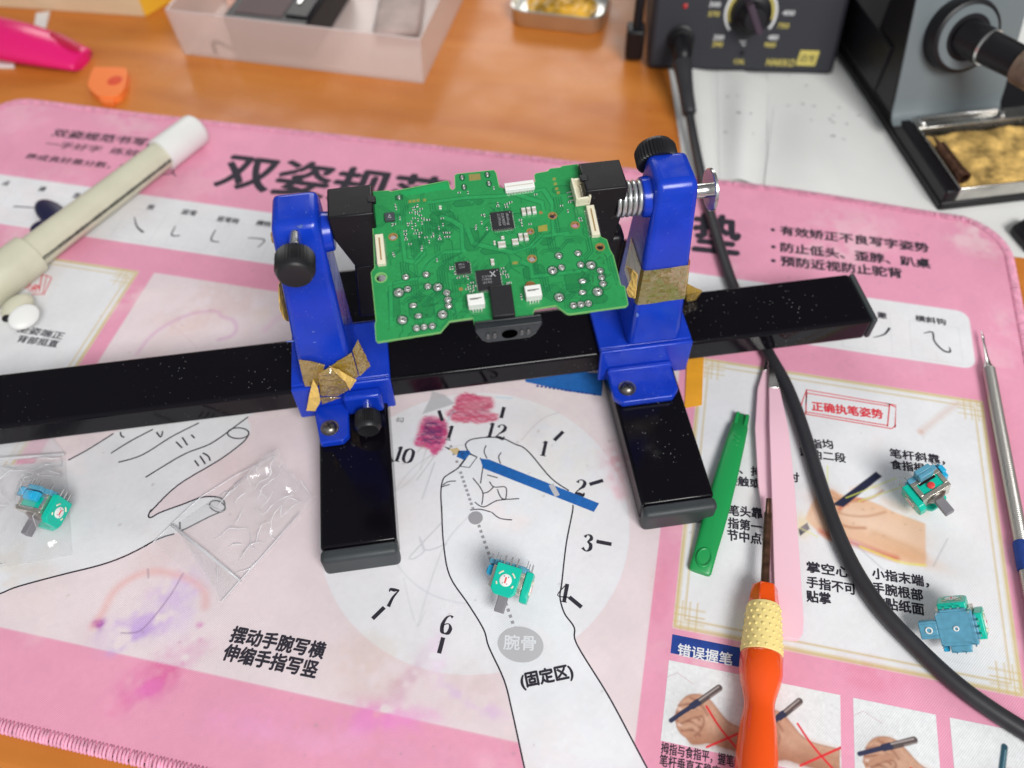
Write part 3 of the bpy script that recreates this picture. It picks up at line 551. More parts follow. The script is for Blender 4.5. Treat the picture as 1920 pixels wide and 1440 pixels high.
def digit(ch,c,h):
    """serif figures built from thick and thin strokes"""
    x,y=c; T=.19*h; t=.05*h
    q=lambda pts,ws: ck.ribbon([(x+px*h,y+py*h) for px,py in smoothline(pts,5)],np.interp(np.linspace(0,1,5*(len(pts)-1)+1),np.linspace(0,1,len(ws)),ws),.08,M['ink'])
    if ch=='1': q([(0,-.5),(0,.5)],[T,T]); q([(-.17,-.48),(.17,-.48)],[t,t]); q([(-.17,.34),(-.02,.48)],[t,t*1.5])
    if ch=='2': q([(-.2,.26),(-.12,.43),(.05,.47),(.2,.33),(.16,.1),(-.05,-.15),(-.22,-.42)],[T,t,t*1.4,T,T,t*1.5,t]); q([(-.22,-.42),(0,-.40),(.22,-.45),(.26,-.28)],[t*2,T,T,t])
    if ch=='3': q([(-.18,.3),(-.05,.46),(.13,.42),(.17,.25),(.0,.06)],[T*.9,t,T*.8,T,t]); q([(0,.06),(.18,-.05),(.2,-.3),(.02,-.47),(-.2,-.32)],[t,T,T,t,T*.9])
    if ch=='4': q([(.1,-.48),(.1,.48)],[T,T]); q([(.08,.48),(-.28,-.2),(.3,-.2)],[t,t,t*1.3]); q([(-.04,-.48),(.24,-.48)],[t,t])
    if ch=='6': q([(.2,.4),(.05,.46),(-.12,.3),(-.21,-.05),(-.15,-.38),(0,-.47)],[T*.8,t,T*.6,T,T,t]); q([(0,-.47),(.16,-.4),(.22,-.17),(.1,.04),(-.1,-.02),(-.18,-.2)],[t,T,T,t,t,t])
    if ch=='7': q([(-.22,.28),(-.2,.42),(0,.42),(.25,.46)],[t,T*.7,T,t]); q([(.25,.46),(.05,.05),(-.05,-.48)],[t,T*.7,T])
    if ch=='0': q([(0,.47),(.2,.3),(.24,0),(.2,-.3),(0,-.47),(-.2,-.3),(-.24,0),(-.2,.3),(0,.47)],[t,T,T,T,t,T,T,T,t])
H=8.2
for s,px in (('12',(930,808)),('1',(1021,841)),('2',(1088,914)),('3',(1101,1018)),('4',(1057,1111)),('6',(838,1171)),('7',(735,1121)),('10',(757,853)),('1',(844,812))):
    c=at(*px); ck=MB()
    for i,ch in enumerate(s): digit(ch,(c[0]+(i-(len(s)-1)/2)*H*.56,c[1]),H)
    ck.build('numeral',None,desk)
ck=MB()
ck.disc(at(*B2([(755,33)])[0]),3.2,.09,M['ink_grey'],24)
DL=A(Z5([(600,1030),(618,1062),(650,1157),(672,1220),(740,1420)]))+[at(*B2([(755,33)])[0])]; D2=A(B2([(775,80),(975,655)]))
def dots(p,q,n):
    p=np.array(p);q=np.array(q); d=(q-p)/np.linalg.norm(q-p)
    for t in np.linspace(0,1,n): c=p+(q-p)*t; ck.ribbon([c-d*.65,c+d*.65],1.3,.085,M['ink_grey'])
ck.build('pivot_dot',None,desk); ck=MB(); dots(DL[3],DL[4],9); dots(DL[0],DL[2],4); dots(D2[0],D2[1],19); ck.build('dotted_line',None,desk); ck=MB()
e=at(*B2([(1008,745)])[0]); ck.disc(e,9.2,.09,M['ink_lgrey'],36,6.2*1.15,.03)
ck.build('wrist_spot',None,desk)

tx=MB()
def T(s,a,b,h=None,bold=.018,m=None,z=.10): t_=MB(); put_text(t_,s,at(*a),at(*b),h,z,m or M['ink'],bold); t_.build('lettering',None,desk)
T('双姿规范书写',(400,348),(1045,430),30.5,.03); T('桌垫',(1205,462),(1386,481),31,.03)
T('双姿规范书写的',(95,255),(300,277),7.2,.03); T('一手好字  练就人生',(82,275),(310,300),6.2,.01); T('养成良好是分数，字练成就人',(45,298),(330,331),5.4,.02)
for s,x,y,wd in (('点',8,348,4),('横',76,359,4),('竖',141,371,4),('撇',205,382,4),('捺',280,393,4),('竖弯',352,403,9),('竖弯钩',425,417,13),('横钩',492,424,9),('撇',1654,597,4.6),('横斜钩',1745,606,15)):
    c=at(x,y); sx_=MB(); put_text(sx_,s,(c[0]-wd/2,c[1]),(c[0]+wd/2,c[1]),4.2,.1,M['ink'],.025); sx_.build('lettering',None,desk)
for q,wd in (([(25,387),(70,390)],[.9,.7]),([(252,407),(257,425),(269,436)],[.5,.9,1.5]),([(329,424),(322,441),(338,442)],[.6,.9,.8]),([(404,431),(396,450),(411,454)],[.6,.9,.7]),([(465,446),(496,450),(483,464)],[.6,.9,.5]),([(1668,615),(1658,627),(1637,633)],[1.3,.9,.3]),([(1732,625),(1748,623),(1752,640),(1768,657),(1781,660),(1780,651)],[.4,.9,.8,1.0,1.0,.4]),([(118,396),(125,410),(133,380)],[.6,.8,.5])):
    P=A(smoothline(q,5)); sx_=MB(); sx_.ribbon(P,np.interp(np.linspace(0,1,len(P)),np.linspace(0,1,len(wd)),wd),.1,M['ink']); sx_.build('stroke_sample',None,desk)
for s,a,b in (('有效矫正不良写字姿势',(1463,440),(1742,474)),('防止低头、歪脖、趴桌',(1464,472),(1745,504)),('预防近视防止驼背',(1464,498),(1692,522))):
    T(s,a,b,7.3,.034); c=at(a[0]-14,a[1]-9); sx_=MB(); sx_.disc(c,1.3,.1,M['ink'],12); sx_.build('bullet',None,desk)
T('正确执笔姿势',(1523,770),(1656,786),5.4,.035,M['ink_red'])
for q in ([(1503,757),(1512,731),(1680,760),(1678,802)],[(1503,757),(1502,775),(1672,804),(1680,797)],[(1512,731),(1511,777)],[(1511,757),(1513,736)],[(1668,757),(1664,800)],[(1662,756),(1680,764)],[(1512,737),(1668,762)],[(1509,772),(1664,798)]): tx.ribbon(A(q),.55,.1,M['ink_red'])
tx.build('stamp_frame',None,desk); tx=MB()
T('拇指均',(1500,840),(1563,842),5,.03); T('弯曲二段',(1500,857),(1586,868),5,.03); T('笔杆斜靠，',(1669,858),(1772,872),5,.03); T('食指根部',(1671,879),(1757,890),5,.03)
T('食、拇指相对',(1363,885),(1498,905),5,.03); T('接触或轻触',(1362,908),(1470,922),5,.03); T('笔头靠中',(1366,966),(1450,975),5.2,.03); T('指第一关',(1365,990),(1450,1002),5.2,.03); T('节中点处',(1364,1013),(1450,1024),5.2,.03)
T('掌空心，',(1513,1073),(1604,1086),5,.03); T('手指不可',(1513,1101),(1605,1116),5,.03); T('贴掌',(1513,1128),(1558,1134),5,.03)
T('小指末端，',(1636,1085),(1742,1102),5,.03); T('手腕根部',(1637,1112),(1731,1127),5,.03); T('作贴纸面',(1637,1138),(1733,1154),5,.03)
bl=A([(1259,1220),(1265,1191),(1500,1242),(1495,1276)]); tx.face([(89.6,-41.5),(124.5,-41.5),(124.5,-33.8),(89.6,-33.8)],.08,M['ink_navy']); tx.build('label_band',None,desk); tx=MB(); T('错误握笔',(1270,1229),(1372,1249),5.0,.02,M['ink_white'],.11)
T('拇指与食指平，握笔低',(1239,1413),(1391,1442),4.2,.015); T('笔杆垂直不稳定',(1236,1436),(1350,1460),4.2,.015)
T('摆动手腕写横',(429,1203),(604,1236),6.6,.034); T('伸缩手指写竖',(415,1237),(590,1272),6.6,.034)
T('腕骨',(944,1218),(1004,1220),6.0,.02,M['ink_white'],.11); T('(固定区)',(980,1295),(1077,1275),6.6,.034)
T('坐姿端正',(30,622),(115,637),4.6,.02); T('背部挺直',(30,641),(105,652),4.6,.02); T('坐姿',(40,540),(70,545),4,.02,M['ink_red'])
for q in ([(10,505),(88,517),(80,551),(55,545)],[(88,517),(97,521),(82,553),(60,552)],[(79,515),(74,546)]): tx.ribbon(A(q),.6,.1,M['ink_red'])
tx.build('stamp_frame',None,desk); tx=MB()
T('勾',(742,793),(757,792),3,.0)
tx.face(A([(985,716),(1060,733),(1128,743),(1132,700),(985,690)]),.08,M['ink_blue'])
for i in range(16): tx.disc(at(1008+i*7.6,724+i*1.1),.5+.35*rng.random(),.1,M['ink_navy'],6)
tx.build('label_band',None,desk)

# the little photographs of wrong grips
def photo(x0,y1,kind):
    W_,H_=30.2,30.5; c=Canvas(x0,y1-H_,x0+W_,y1,.24,(.77,.78,.79)); P=lambda L:[(x0+u*W_,y1-v*H_) for u,v in L]; sm=lambda L,k=4:P(smoothline(L,k))
    s1=(.50,.265,.17); dk=(.24,.08,.05); lt=(.66,.42,.30); mid=(.36,.155,.09)
    ox,oy,sx={0:(.14,.30,.9),1:(-.10,.30,.9),2:(.10,.34,.95),3:(.34,.42,.9)}[kind]; q=lambda L:[(ox+u*sx,oy+v*.66) for u,v in L]
    c.blob(P(q([(.18,.25)]))[0],9,7,.4,(.60,.60,.61),.6); c.blob(P(q([(.05,.55)]))[0],7,5,.4,(.62,.62,.62),.5)
    arm=sm(q([(.0,.62),(.02,.46),(.07,.28),(.16,.14),(.30,.08),(.44,.12),(.56,.26),(.70,.44),(.86,.52),(1.2,.54)]))+sm(q([(1.2,1.0),(.86,.96),(.66,.94),(.50,.92),(.36,.98),(.26,1.0),(.18,.92),(.10,.86),(.04,.76)]))
    c.poly(arm,s1,1,.5)
    c.stroke(sm(q([(.30,.96),(.5,.90),(.66,.92),(.9,.95),(1.2,.99)])),3.2,mid,.7,4); c.stroke(sm(q([(.36,.14),(.5,.30),(.66,.48),(.9,.56),(1.2,.58)])),2.2,lt,.6,3)
    c.blob(P(q([(.55,.62)]))[0],5,3,-.7,lt,.55); c.blob(P(q([(.40,.46)]))[0],3.5,2.4,-.5,lt,.5); c.blob(P(q([(.72,.82)]))[0],6,2,-.2,mid,.5)
    for k,(a,b,m_) in enumerate((((.05,.36),(.32,.40),(.2,.30)),((.03,.50),(.34,.54),(.2,.45)),((.05,.64),(.36,.68),(.2,.60)),((.12,.80),(.36,.82),(.26,.75)))):
        c.stroke(sm(q([a,m_,b])),.9,dk,.7,.9); c.stroke(sm(q([(a[0]+.02,a[1]-.06),(m_[0],m_[1]-.07),(b[0]-.04,b[1]-.06)])),1.6,lt,.45,1.4)
    c.stroke(sm(q([(.32,.40),(.40,.52),(.38,.70),(.30,.84)])),.8,dk,.6,1.0); c.stroke(sm(q([(.20,.18),(.34,.26),(.44,.42)])),1.0,dk,.55,1.0); c.stroke(arm,.5,mid,.5,.7)
    for u,v in ((.06,.42),(.05,.57),(.08,.71)): c.blob(P(q([(u,v)]))[0],.9,.6,0,(.82,.62,.55),.7)
    if kind==3: c.stroke(P([(.44,.98),(.62,.22)]),2.4,(.02,.07,.10),1,.5); c.stroke(P([(.47,.9),(.63,.26)]),.5,(.18,.34,.40),.7,.5); c.stroke(sm(q([(.02,.78),(.2,.66),(.32,.74)])),2.6,s1,1,.6)
    else:
        a,b={0:((.10,.74),(.66,.22)),1:((.06,.62),(.50,.18)),2:((.06,.66),(.72,.36))}[kind]; m_=(a[0]*.45+b[0]*.55,a[1]*.45+b[1]*.55)
        c.stroke(P([(m_[0]+.01,m_[1]),b]),2.5,(.10,.075,.075),1,.5); c.stroke(P([(a[0]*.2+m_[0]*.8,a[1]*.2+m_[1]*.8),(m_[0],m_[1])]),2.5,(.03,.035,.07),1,.5); c.stroke(P([a,m_]),1.7,(.03,.035,.08),1,.5)
        c.stroke(P([(m_[0]+.02,m_[1]-.03),(b[0]-.01,b[1]-.01)]),.55,(.46,.40,.38),.8,.5); c.stroke(P([((m_[0]+b[0])/2+.03,(m_[1]+b[1])/2+.02),(b[0]+.02,b[1]+.03)]),.5,(.30,.24,.22),.9,.5)
        c.stroke(sm(q([(.10,.62),(.22,.48),(.36,.42)])),2.4,s1,1,.6); c.stroke(sm(q([(.10,.68),(.24,.55),(.36,.48)])),.7,dk,.6,.8)
        if kind in (0,2): c.stroke(P([(.0,.22),(.12,.14),(.34,.24)]),.25,(.55,.36,.40),.7,.4)
    if kind in (0,1,2):
        o={0:(.52,.50),1:(.48,.48),2:(.66,.72)}[kind]; Rd=(.72,.02,.035)
        c.stroke(sm([(o[0],o[1]-.02),(o[0]+.2,o[1]+.22),(o[0]+.52,o[1]+.50)]),.85,Rd,.95,.4); c.stroke(P([(o[0]+.54,o[1]+.14),(o[0]+.04,o[1]+.46)]),.85,Rd,.95,.4)
    c.c*=(1+c.noise(.035,1.0))[...,None]; c.mesh('grip_photo',M['fabric'],desk,.06,off=(-65,58,ZT))
for i,x in enumerate((89.3,124.4,159.4,194.6)): photo(x,-44.4,i)
# ------------------------------------------------------------------ circuit board holder (own frame: u along the bar, v away from the viewer, z up)
RIGM=RM.tolist()
hold=thing('circuit_board_holder','black steel bar stand with two blue clamp posts gripping the green circuit board','board holder',RO,RM,local=True)
W2=15.45; ZB=13.5; HB=13.7
def bar(lo,hi): mb=MB(); mb.box(lo,hi); return mb
b=bar((-262,-W2,ZB),(169.4,W2,ZB+HB)).build('crossbar',M['black_steel'],hold,bevel=1.7,seg=3)
bar((169.5,-W2+.05,ZB+.05),(172.4,W2-.05,ZB+HB-.05)).build('end_cap',M['rubber'],b,bevel=1.2,seg=3)
for uc,vf in ((-76.9,-93.4),(58.5,-93.2)):
    l=bar((uc-15.8,vf+6,0.2),(uc+15.8,70,ZB-.1)).build('leg',M['black_steel'],hold,bevel=1.4,seg=3)
    bar((uc-16.0,vf,-.05+.1),(uc+16.0,vf+6,ZB+.15)).build('end_cap',M['rubber'],l,bevel=2.2,seg=4)
def screw(mb,u,v,z,r):
    mb.lathe((u,v,z),(0,0,1),[(0,r*1.25),(.4,r*1.25),(.45,r),(r*.35,r*.92),(r*.62,r*.62),(r*.72,r*.25)],20,M['steel_dark'])
    for a in (.5,.5+math.pi/2):
        mb.box((-r*.55,-r*.12,r*.55),(r*.55,r*.12,r*.80),M['chip'],Matrix.Translation((u,v,z))@Matrix.Rotation(a,4,'Z'))
def knob(p,d,r,h,n=36):
    """ribbed thumb knob: p centre of the back, d outward axis"""
    mb=MB(); p=np.array(p,float); d=np.array(d,float); d/=np.linalg.norm(d); e=np.cross(d,(0,0,1) if abs(d[2])<.9 else (1,0,0)); e/=np.linalg.norm(e); g=np.cross(d,e)
    rings=[]
    for t,k,rib in ((0,.93,1),(.08*h,1,1),(.72*h,1,1),(.80*h,.97,0),(.93*h,.90,0),(.985*h,.80,0),(h*.97,.70,0),(h*.94,.3,0)):
        rings.append([p+d*t+(r*k+(r*.045*(1 if j%2 else -1) if rib else 0))*(math.cos(2*math.pi*j/(2*n))*e+math.sin(2*math.pi*j/(2*n))*g) for j in range(2*n)])
    mb.loft(rings); return mb
def sweep_ring(u0,u1,v0,v1,z): return [(u0,v0,z),(u1,v0,z),(u1,v1,z),(u0,v1,z)]
for side,(ub0,ub1,c0,c1,t0,t1) in (('L',(-101.5,-57.5,-97,-72.6,-89.2,-71.4)),('R',(38,81.2,50.8,75.6,54.6,71.2))):
    mb=MB(); mb.loft([sweep_ring(c0,c1,-16.2,17,30.5),sweep_ring(t0,t1,-11.8,9,116),sweep_ring(t0+.6,t1-.6,-9.5,8,120.3)])
    post=mb.build('post',M['blue'],hold,bevel=2.6,seg=5)
    mb=MB(); mb.box((ub0,-18,9.5),(ub1,-W2-.1,31.2)); mb.box((ub0,-W2-.1,ZB+HB+.05),(ub1,18,31.2)); mb.box((ub0,W2+.1,9.5),(ub1,18,31.2))
    br=mb.build('clamp_bracket',M['blue'],hold,bevel=.9,seg=3)
    e0,e1=((-94.4,-78.5) if side=='L' else (41.8,72.2)); vf=-38.3 if side=='L' else -37.2
    mb=MB(); mb.prism([(e0,-17.9)]+[(e0+3,vf),(e1-3,vf)]+[(e1,vf+3),(e1,-17.9)] if side=='L' else [(e0,-17.9),(e0,vf+4),(e0+3.5,vf),(e1-3.5,vf),(e1,vf+4),(e1,-17.9)],ZB+.1,17.6); mb.prism([(e0,-18.0),(e0,-20.5),(e1,-20.5),(e1,-18.0)],ZB+.2,19.4) if side=='R' else None
    tab=mb.build('mounting_tab',M['blue'],hold,bevel=.8,seg=3)
    sb=MB(); screw(sb,-87.0 if side=='L' else 48.9,-31.0 if side=='L' else -29.8,17.6,3.3); sb.build('screw',None,tab,smooth=True)
    # clamp axis through the head of the post
    za,va=107.5,-2.0
    mb=MB()
    if side=='L': mb.lathe((t1-1.8,va,za),(1,0,0),[(-2,8.2),(1.5,7.8),(4.6,7.4),(4.9,6.8)],32)
    else: mb.lathe((t0+2.2,va,za),(-1,0,0),[(-2,8.6),(2.0,8.2),(5.2,7.8),(5.6,7.2)],32)
    mb.build('boss',M['blue'],post,smooth=True)
    if side=='L':
        mb=MB(); mb.lathe((-88.2,va,za),(-1,0,0),[(0,3.0),(1.2,3.0),(1.25,2.2),(3.2,2.2)],12); mb.build('axle_nut',M['gold'],post,smooth=True)
        mb=MB(); mb.lathe((-71,va,za),(1,0,0),[(0,3.2),(7,3.2)],16); mb.build('axle',M['steel'],post,smooth=True)
        mb=MB(); kp=rigp(553,519,1,-32); mb.lathe((kp[0],-11,kp[2]+.3),(0,-1,0),[(0,2.3),(12,2.3)],14); s_=mb.build('lock_screw',M['steel'],hold,smooth=True)
        kb=knob((kp[0],-21.6,kp[2]),(0,-1,0),6.9,10.4).build('thumb_knob',M['knob'],s_,smooth=True,ang=30)
        mb=MB(); mb.box((-79.5,-23.2,14.0),(-62.5,-17.9,27.2)); lug=mb.build('clamp_lug',M['blue'],br,bevel=1.6,seg=3)
        mb=MB(); kp=rigp(691,810,1,-37); mb.lathe((kp[0],-22,kp[2]+.2),(0,-1,0),[(0,2.1),(6,2.1)],14); s2=mb.build('clamp_screw',M['steel'],hold,smooth=True)
        knob((kp[0],-27.3,kp[2]),(0,-1,0),5.6,9.4).build('thumb_knob',M['knob'],s2,smooth=True,ang=30)
    else:
        mb=MB()
        mb.tube([(t0-3.2-.2-(i/110)*9.6,va+6.3*math.cos(i/110*2*math.pi*4.6),za+6.3*math.sin(i/110*2*math.pi*4.6)) for i in range(111)],.85,8); mb.build('spring',M['spring'],hold,smooth='all')
        mb=MB(); mb.lathe((t0-3,va,za),(-1,0,0),[(0,3.2),(10,3.2)],16); mb.lathe((t1-2,va,za),(1,0,0),[(0,2.9),(10,2.9)],18); ax=mb.build('axle',M['steel'],hold,smooth=True)
        mb=MB(); mb.lathe((79.0,va,za),(1,0,0),[(0,8.0),(.35,8.4),(1.3,8.4),(1.6,7.9)],40); mb.build('end_washer',M['steel'],ax,smooth=True)
        knob((60.2,8.3,114.5),(0,.94,.28),8.0,8.5).build('thumb_knob',M['knob'],hold,smooth=True,ang=30)
# jaws
for side in 'LR':
    mb=MB()
    if side=='L':
        mb.loft([sweep_ring(-62.6,-52.5,-5.5,6,90),sweep_ring(-68.2,-51.4,-7,9,108),sweep_ring(-68.4,-51.4,-7.4,9,119)]); o=(-63.2,-53.6,-66.4,-59.0)
    else:
        mb.loft([sweep_ring(31.5,41.5,-5.5,6,88),sweep_ring(28.6,44.0,-7,9,108),sweep_ring(28.2,44.6,-7.4,9,118.4)]); o=(33.5,47.5,36,46.5)
    j=mb.build('clamp_jaw',M['jaw'],hold,bevel=.7,seg=3)
    mb=MB(); mb.loft([sweep_ring(o[2],o[3],-3.5,6,58 if side=='L' else 66),sweep_ring(o[0],o[1],-4.5,7.5,89)]); mb.build('jaw_arm',M['jaw'],j,bevel=1.0 if side=='L' else 3.2,seg=3)
    mb=MB(); u=-51.9 if side=='L' else 28.8; mb.box((u-1.6,-1.2,117.5),(u+1.6,1.8,119.35 if side=='L' else 118.75)); mb.build('jaw_notch',M['blackp'],j,bevel=.3)
# amber tape stuck to the posts
CRUMPLE=bpy.data.textures.new('crumple','CLOUDS'); CRUMPLE.noise_scale=.0042; CRUMPLE.noise_depth=2; CRUMPLE.noise_type='HARD_NOISE'
def sheet(poly3,name,m,parent,th=.12):
    """a creased piece of tape: fan of triangles with a little thickness"""
    P=[np.array(p,float) for p in poly3]; n=np.cross(P[1]-P[0],P[2]-P[0]); n/=np.linalg.norm(n); mb=MB(); mb.loft([[p-n*th for p in P],[p for p in P]]); o=mb.build(name,m,parent)
    q=o.modifiers.new('tri','TRIANGULATE'); q=o.modifiers.new('sub','SUBSURF'); q.subdivision_type='SIMPLE'; q.levels=q.render_levels=4
    q=o.modifiers.new('crumple','DISPLACE'); q.texture=CRUMPLE; q.strength=.0011; q.mid_level=.5; q.texture_coords='LOCAL'; return o
def TP(L): return [tuple(rigp(x,y,1,v)) for x,y,v in L]
posts=[o for o in hold.children if o.name.startswith('post')]
pl,pr=posts
sheet(TP([(559,674,-16.0),(583,677,-17.2),(610,684,-16.9),(597,724,-17.5),(571,724,-17.2)]),'tape',M['kapton'],pl)
sheet(TP([(619,686,-16.7),(660,660,-16.0),(673,705,-17.4),(664,712,-18.0),(654,707,-18.6)]),'tape',M['kapton'],pl)
sheet(TP([(660,658,-15.9),(671,636,-12.5),(695,686,-13.5),(674,706,-17.3)]),'tape',M['kapton'],pl)
sheet(TP([(596,700,-18.6),(617,688,-17.6),(640,700,-20.2),(655,730,-20.6),(632,744,-19.2),(600,742,-18.9)]),'tape',M['kapton'],pl)
sheet(TP([(617,686,-17.8),(636,694,-20.6),(668,712,-19.2),(656,732,-20.8),(646,714,-21.6)]),'tape',M['kapton_light'],pl)
sheet(TP([(587,710,-19.0),(597,728,-20.6),(602,752,-21.6),(592,771,-21.4),(574,770,-20.5),(579,742,-20.0)]),'tape',M['kapton_light'],pl)
sheet(TP([(600,745,-18.8),(640,745,-19.4),(604,758,-18.8)]),'tape',M['kapton'],pl)
sheet([tuple(rigp(x,y,0,-95.5)) for x,y in ((522,535),(527,525),(535,560),(546,606),(533,600),(524,580))],'tape',M['kapton_light'],pl)
# right post: one turn of tape
def colu(z,s): f_=(z-30.5)/85.5; return (50.8+(54.6-50.8)*f_) if s<0 else (75.6+(71.2-75.6)*f_)
def colv(z,s): f_=(z-30.5)/85.5; return (-16.2+4.4*f_) if s<0 else (17-8*f_)
zz=[58.5,64,69.5,74,78.5]
mb=MB(); grid=[]
for i,z in enumerate(zz):
    z1=z; ring=[]
    for u,v in [(colu(z1,-1)-.35,6.0),(colu(z1,-1)-.35,colv(z1,-1)+1.4),(colu(z1,-1)+.6,colv(z1,-1)-.4)]+[(colu(z1,-1)+(colu(z1,1)-colu(z1,-1))*t,colv(z1,-1)-.4-.25*(math.sin(7*t+i*1.3)>0)) for t in (.2,.4,.6,.8)]+[(colu(z1,1)-.6,colv(z1,-1)-.45),(colu(z1,1)+.4,colv(z1,-1)+1.4),(colu(z1,1)+.45,8.0)]: ring.append((u,v,z1+.02*(u-60)))
    grid.append(ring)
mb.loft(grid,None,False)
mb.f=[f for k,f in enumerate(mb.f) if (k%10)!=9]; mb.build('tape',M['kapton'],pr)
sheet([tuple(rigp(x,y,0,49.9-dx)) for x,y,dx in ((1175,498,1.0),(1187,505,1.5),(1196,515,0),(1192,560,0),(1178,556,2.0),(1174,542,3.4),(1183,524,2))],'tape',M['kapton_light'],pr)
sheet([tuple(rigp(x,y,1,10)) for x,y in ((1287,530),(1317,545),(1305,562),(1286,566))],'tape',M['kapton'],pr)
M['scuff']=mat('scuffed_blue',(.10,.17,.52),.55,var=.4,vscale=900)
def scuff(px,py,rx,ry,par,flat=None):
    v_=-14
    for k in range(6):
        P_=rigp(px,py,1,v_ if flat is None else flat)
        if flat is None: v_=-16.2+4.4*(P_[2]-30.5)/85.5-.12
    mb=MB(); n=18; sl=(4.4/85.5 if flat is None else 0); pts=[]
    for k in range(n):
        a=k*2*math.pi/n; r=rng.uniform(.45,1.1); du,dz=rx*r*math.cos(a),ry*r*math.sin(a); pts.append((P_[0]+du,P_[1]+dz*sl,P_[2]+dz))
    mb.face(pts); mb.build('scuff_mark',M['scuff'],par)
for q in ((563,425,1.3,1.0),(545,640,2.2,.45),(590,642,1.0,.4),(588,622,.9,.5),(548,390,.25,.25),(574,398,.25,.3),(1195,590,.8,2.0),(1240,470,.3,.25),(1252,437,.25,.25)): scuff(q[0],q[1],q[2],q[3],pl if q[0]<900 else pr)
brs=[o for o in hold.children if o.name.startswith('clamp_bracket')]
scuff(1239,668,.9,.45,brs[1],-18.06); scuff(1252,684,.3,.3,brs[1],-18.06); scuff(725,706,.4,.3,brs[0],-18.06)
tp=MB(); q=A([(1283,766),(1316,760),(1319,668),(1288,676)]); tp.loft([[(x,y,.12) for x,y in q],[(x,y,.3+.6*(i>1)) for i,(x,y) in enumerate(q)]]); tag(tp.build('tape_scrap',M['kapton_orange']),'loose strip of orange yellow tape on the mat beside the right blue bracket','tape strip')

# ------------------------------------------------------------------ the circuit board (own frame: a across, b away, h up from its face)
board=thing('circuit_board','green controller circuit board held level between the black clamp jaws','circuit board',PBW0,PBW,local=True)
OL=[(130,262),(225,256),(240,263),(590,195),(600,203),(609,243),(622,254),(640,243),(638,162),(652,153),(880,129),(894,148),(914,236),(938,243),(1128,212),(1138,200),(1132,162),(1142,150),(1216,136),(1230,120),(1290,114),(1308,104),(1400,92),(1440,180),(1472,360),(1545,545),(1580,560),(1600,622),(1622,660),(1668,843),(1692,850),(1713,962),(1702,973),(1360,1021),(1334,1019),(1264,968),(1132,990),(1120,1035),(1012,1045),(870,1066),(758,1080),(750,1046),(606,1066),(550,1134),(160,1196),(150,1188),(143,1085),(150,1066),(119,765),(141,735),(130,500)]
OB=[pb(*p) for p in OL]; lo=np.min(OB,0); hi=np.max(OB,0)
pcv=Canvas(lo[0]-.3,lo[1]-.3,hi[0]+.3,hi[1]+.3,.17,(.024,.285,.080))
G_L=(.027,.34,.10); G_D=(.006,.135,.045)
def px2(L): return [pb(*p) for p in L]
def route(p,d,ls,n,gap,wd=.34,a=.8,col=None):
    p=np.array(p,float); pts=[p]
    for k,l_ in enumerate(ls): pts.append(pts[-1]+l_*np.array([math.cos(d*math.pi/4),math.sin(d*math.pi/4)])); d+= (1 if (k+int(p[0]*3))%2 else -1)
    for k in range(n):
        off=[]
        for i,q in enumerate(pts):
            t=pts[min(i+1,len(pts)-1)]-pts[max(i-1,0)]; t=t/(np.linalg.norm(t)+1e-9); off.append(q+np.array([-t[1],t[0]])*gap*k)
        pcv.stroke(off,wd,col or G_D,a,.18)
for zc,wx,wy in (((560,430),9,7),((740,560),6,10),((930,620),16,3.2),((1200,560),5,5),((400,620),4,9),((260,950),4,12),((1300,250),7,4),((720,330),12,3),((1130,760),8,6),((1500,930),10,4),((430,980),9,9),((1400,820),9,9)):
    c=np.array(pb(*zc)); k=1.4; P=[(c[0]-wx/2,c[1]-wy/2+k),(c[0]-wx/2+k,c[1]-wy/2),(c[0]+wx/2-k,c[1]-wy/2),(c[0]+wx/2,c[1]-wy/2+k),(c[0]+wx/2,c[1]+wy/2-k),(c[0]+wx/2-k,c[1]+wy/2),(c[0]-wx/2+k,c[1]+wy/2),(c[0]-wx/2,c[1]+wy/2-k)]
    pcv.poly(P,(.015,.205,.060),.75,.18); pcv.stroke(P+[P[0]],.3,G_D,.75,.18)
for zc,n_,hw_ in (((933,448),16,4.4),((850,815),14,4.7),((690,741),8,2.9)):      # fan-outs round the chips
    c=np.array(pb(*zc))
    for sd in range(4):
        for i in range(n_):
            if rng.random()<.25: continue
            o_=(i-(n_-1)/2)*hw_*1.8/n_; d0=sd*2; ax=np.array([math.cos(d0*math.pi/4),math.sin(d0*math.pi/4)]); ay=np.array([-ax[1],ax[0]])
            route(c+ax*hw_+ay*o_,d0,[rng.uniform(.4,1.6),rng.uniform(.5,3.2)],1,0,.24,.75)
for i in range(64):
    zx,zy=rng.uniform(180,1600),rng.uniform(280,1080); route(pb(zx,zy),int(rng.integers(0,4))*2,list(rng.uniform(1.2,7,int(rng.integers(2,5)))),int(rng.integers(1,5)),.92,.36,rng.uniform(.5,.85))
for i in range(26):
    zx,zy=rng.uniform(250,620),rng.uniform(320,620); route(pb(zx,zy),int(rng.integers(0,4))*2,list(rng.uniform(.8,3,3)),int(rng.integers(1,4)),.8,.3,.7)
for zx,zy,n_ in ((1100,700,4),(560,640,5),(480,320,3),(1250,300,4),(1130,480,3),(300,700,4),(1450,560,3),(620,830,4)): route(pb(zx,zy),6,[5,4,7,4],n_,.95,.36,.85)
for i in range(120): q=pb(rng.uniform(160,1640),rng.uniform(280,1100)); pcv.blob(q,.26,.26,0,(.05,.45,.17),.8); pcv.blob(q,.1,.1,0,G_D,.8)
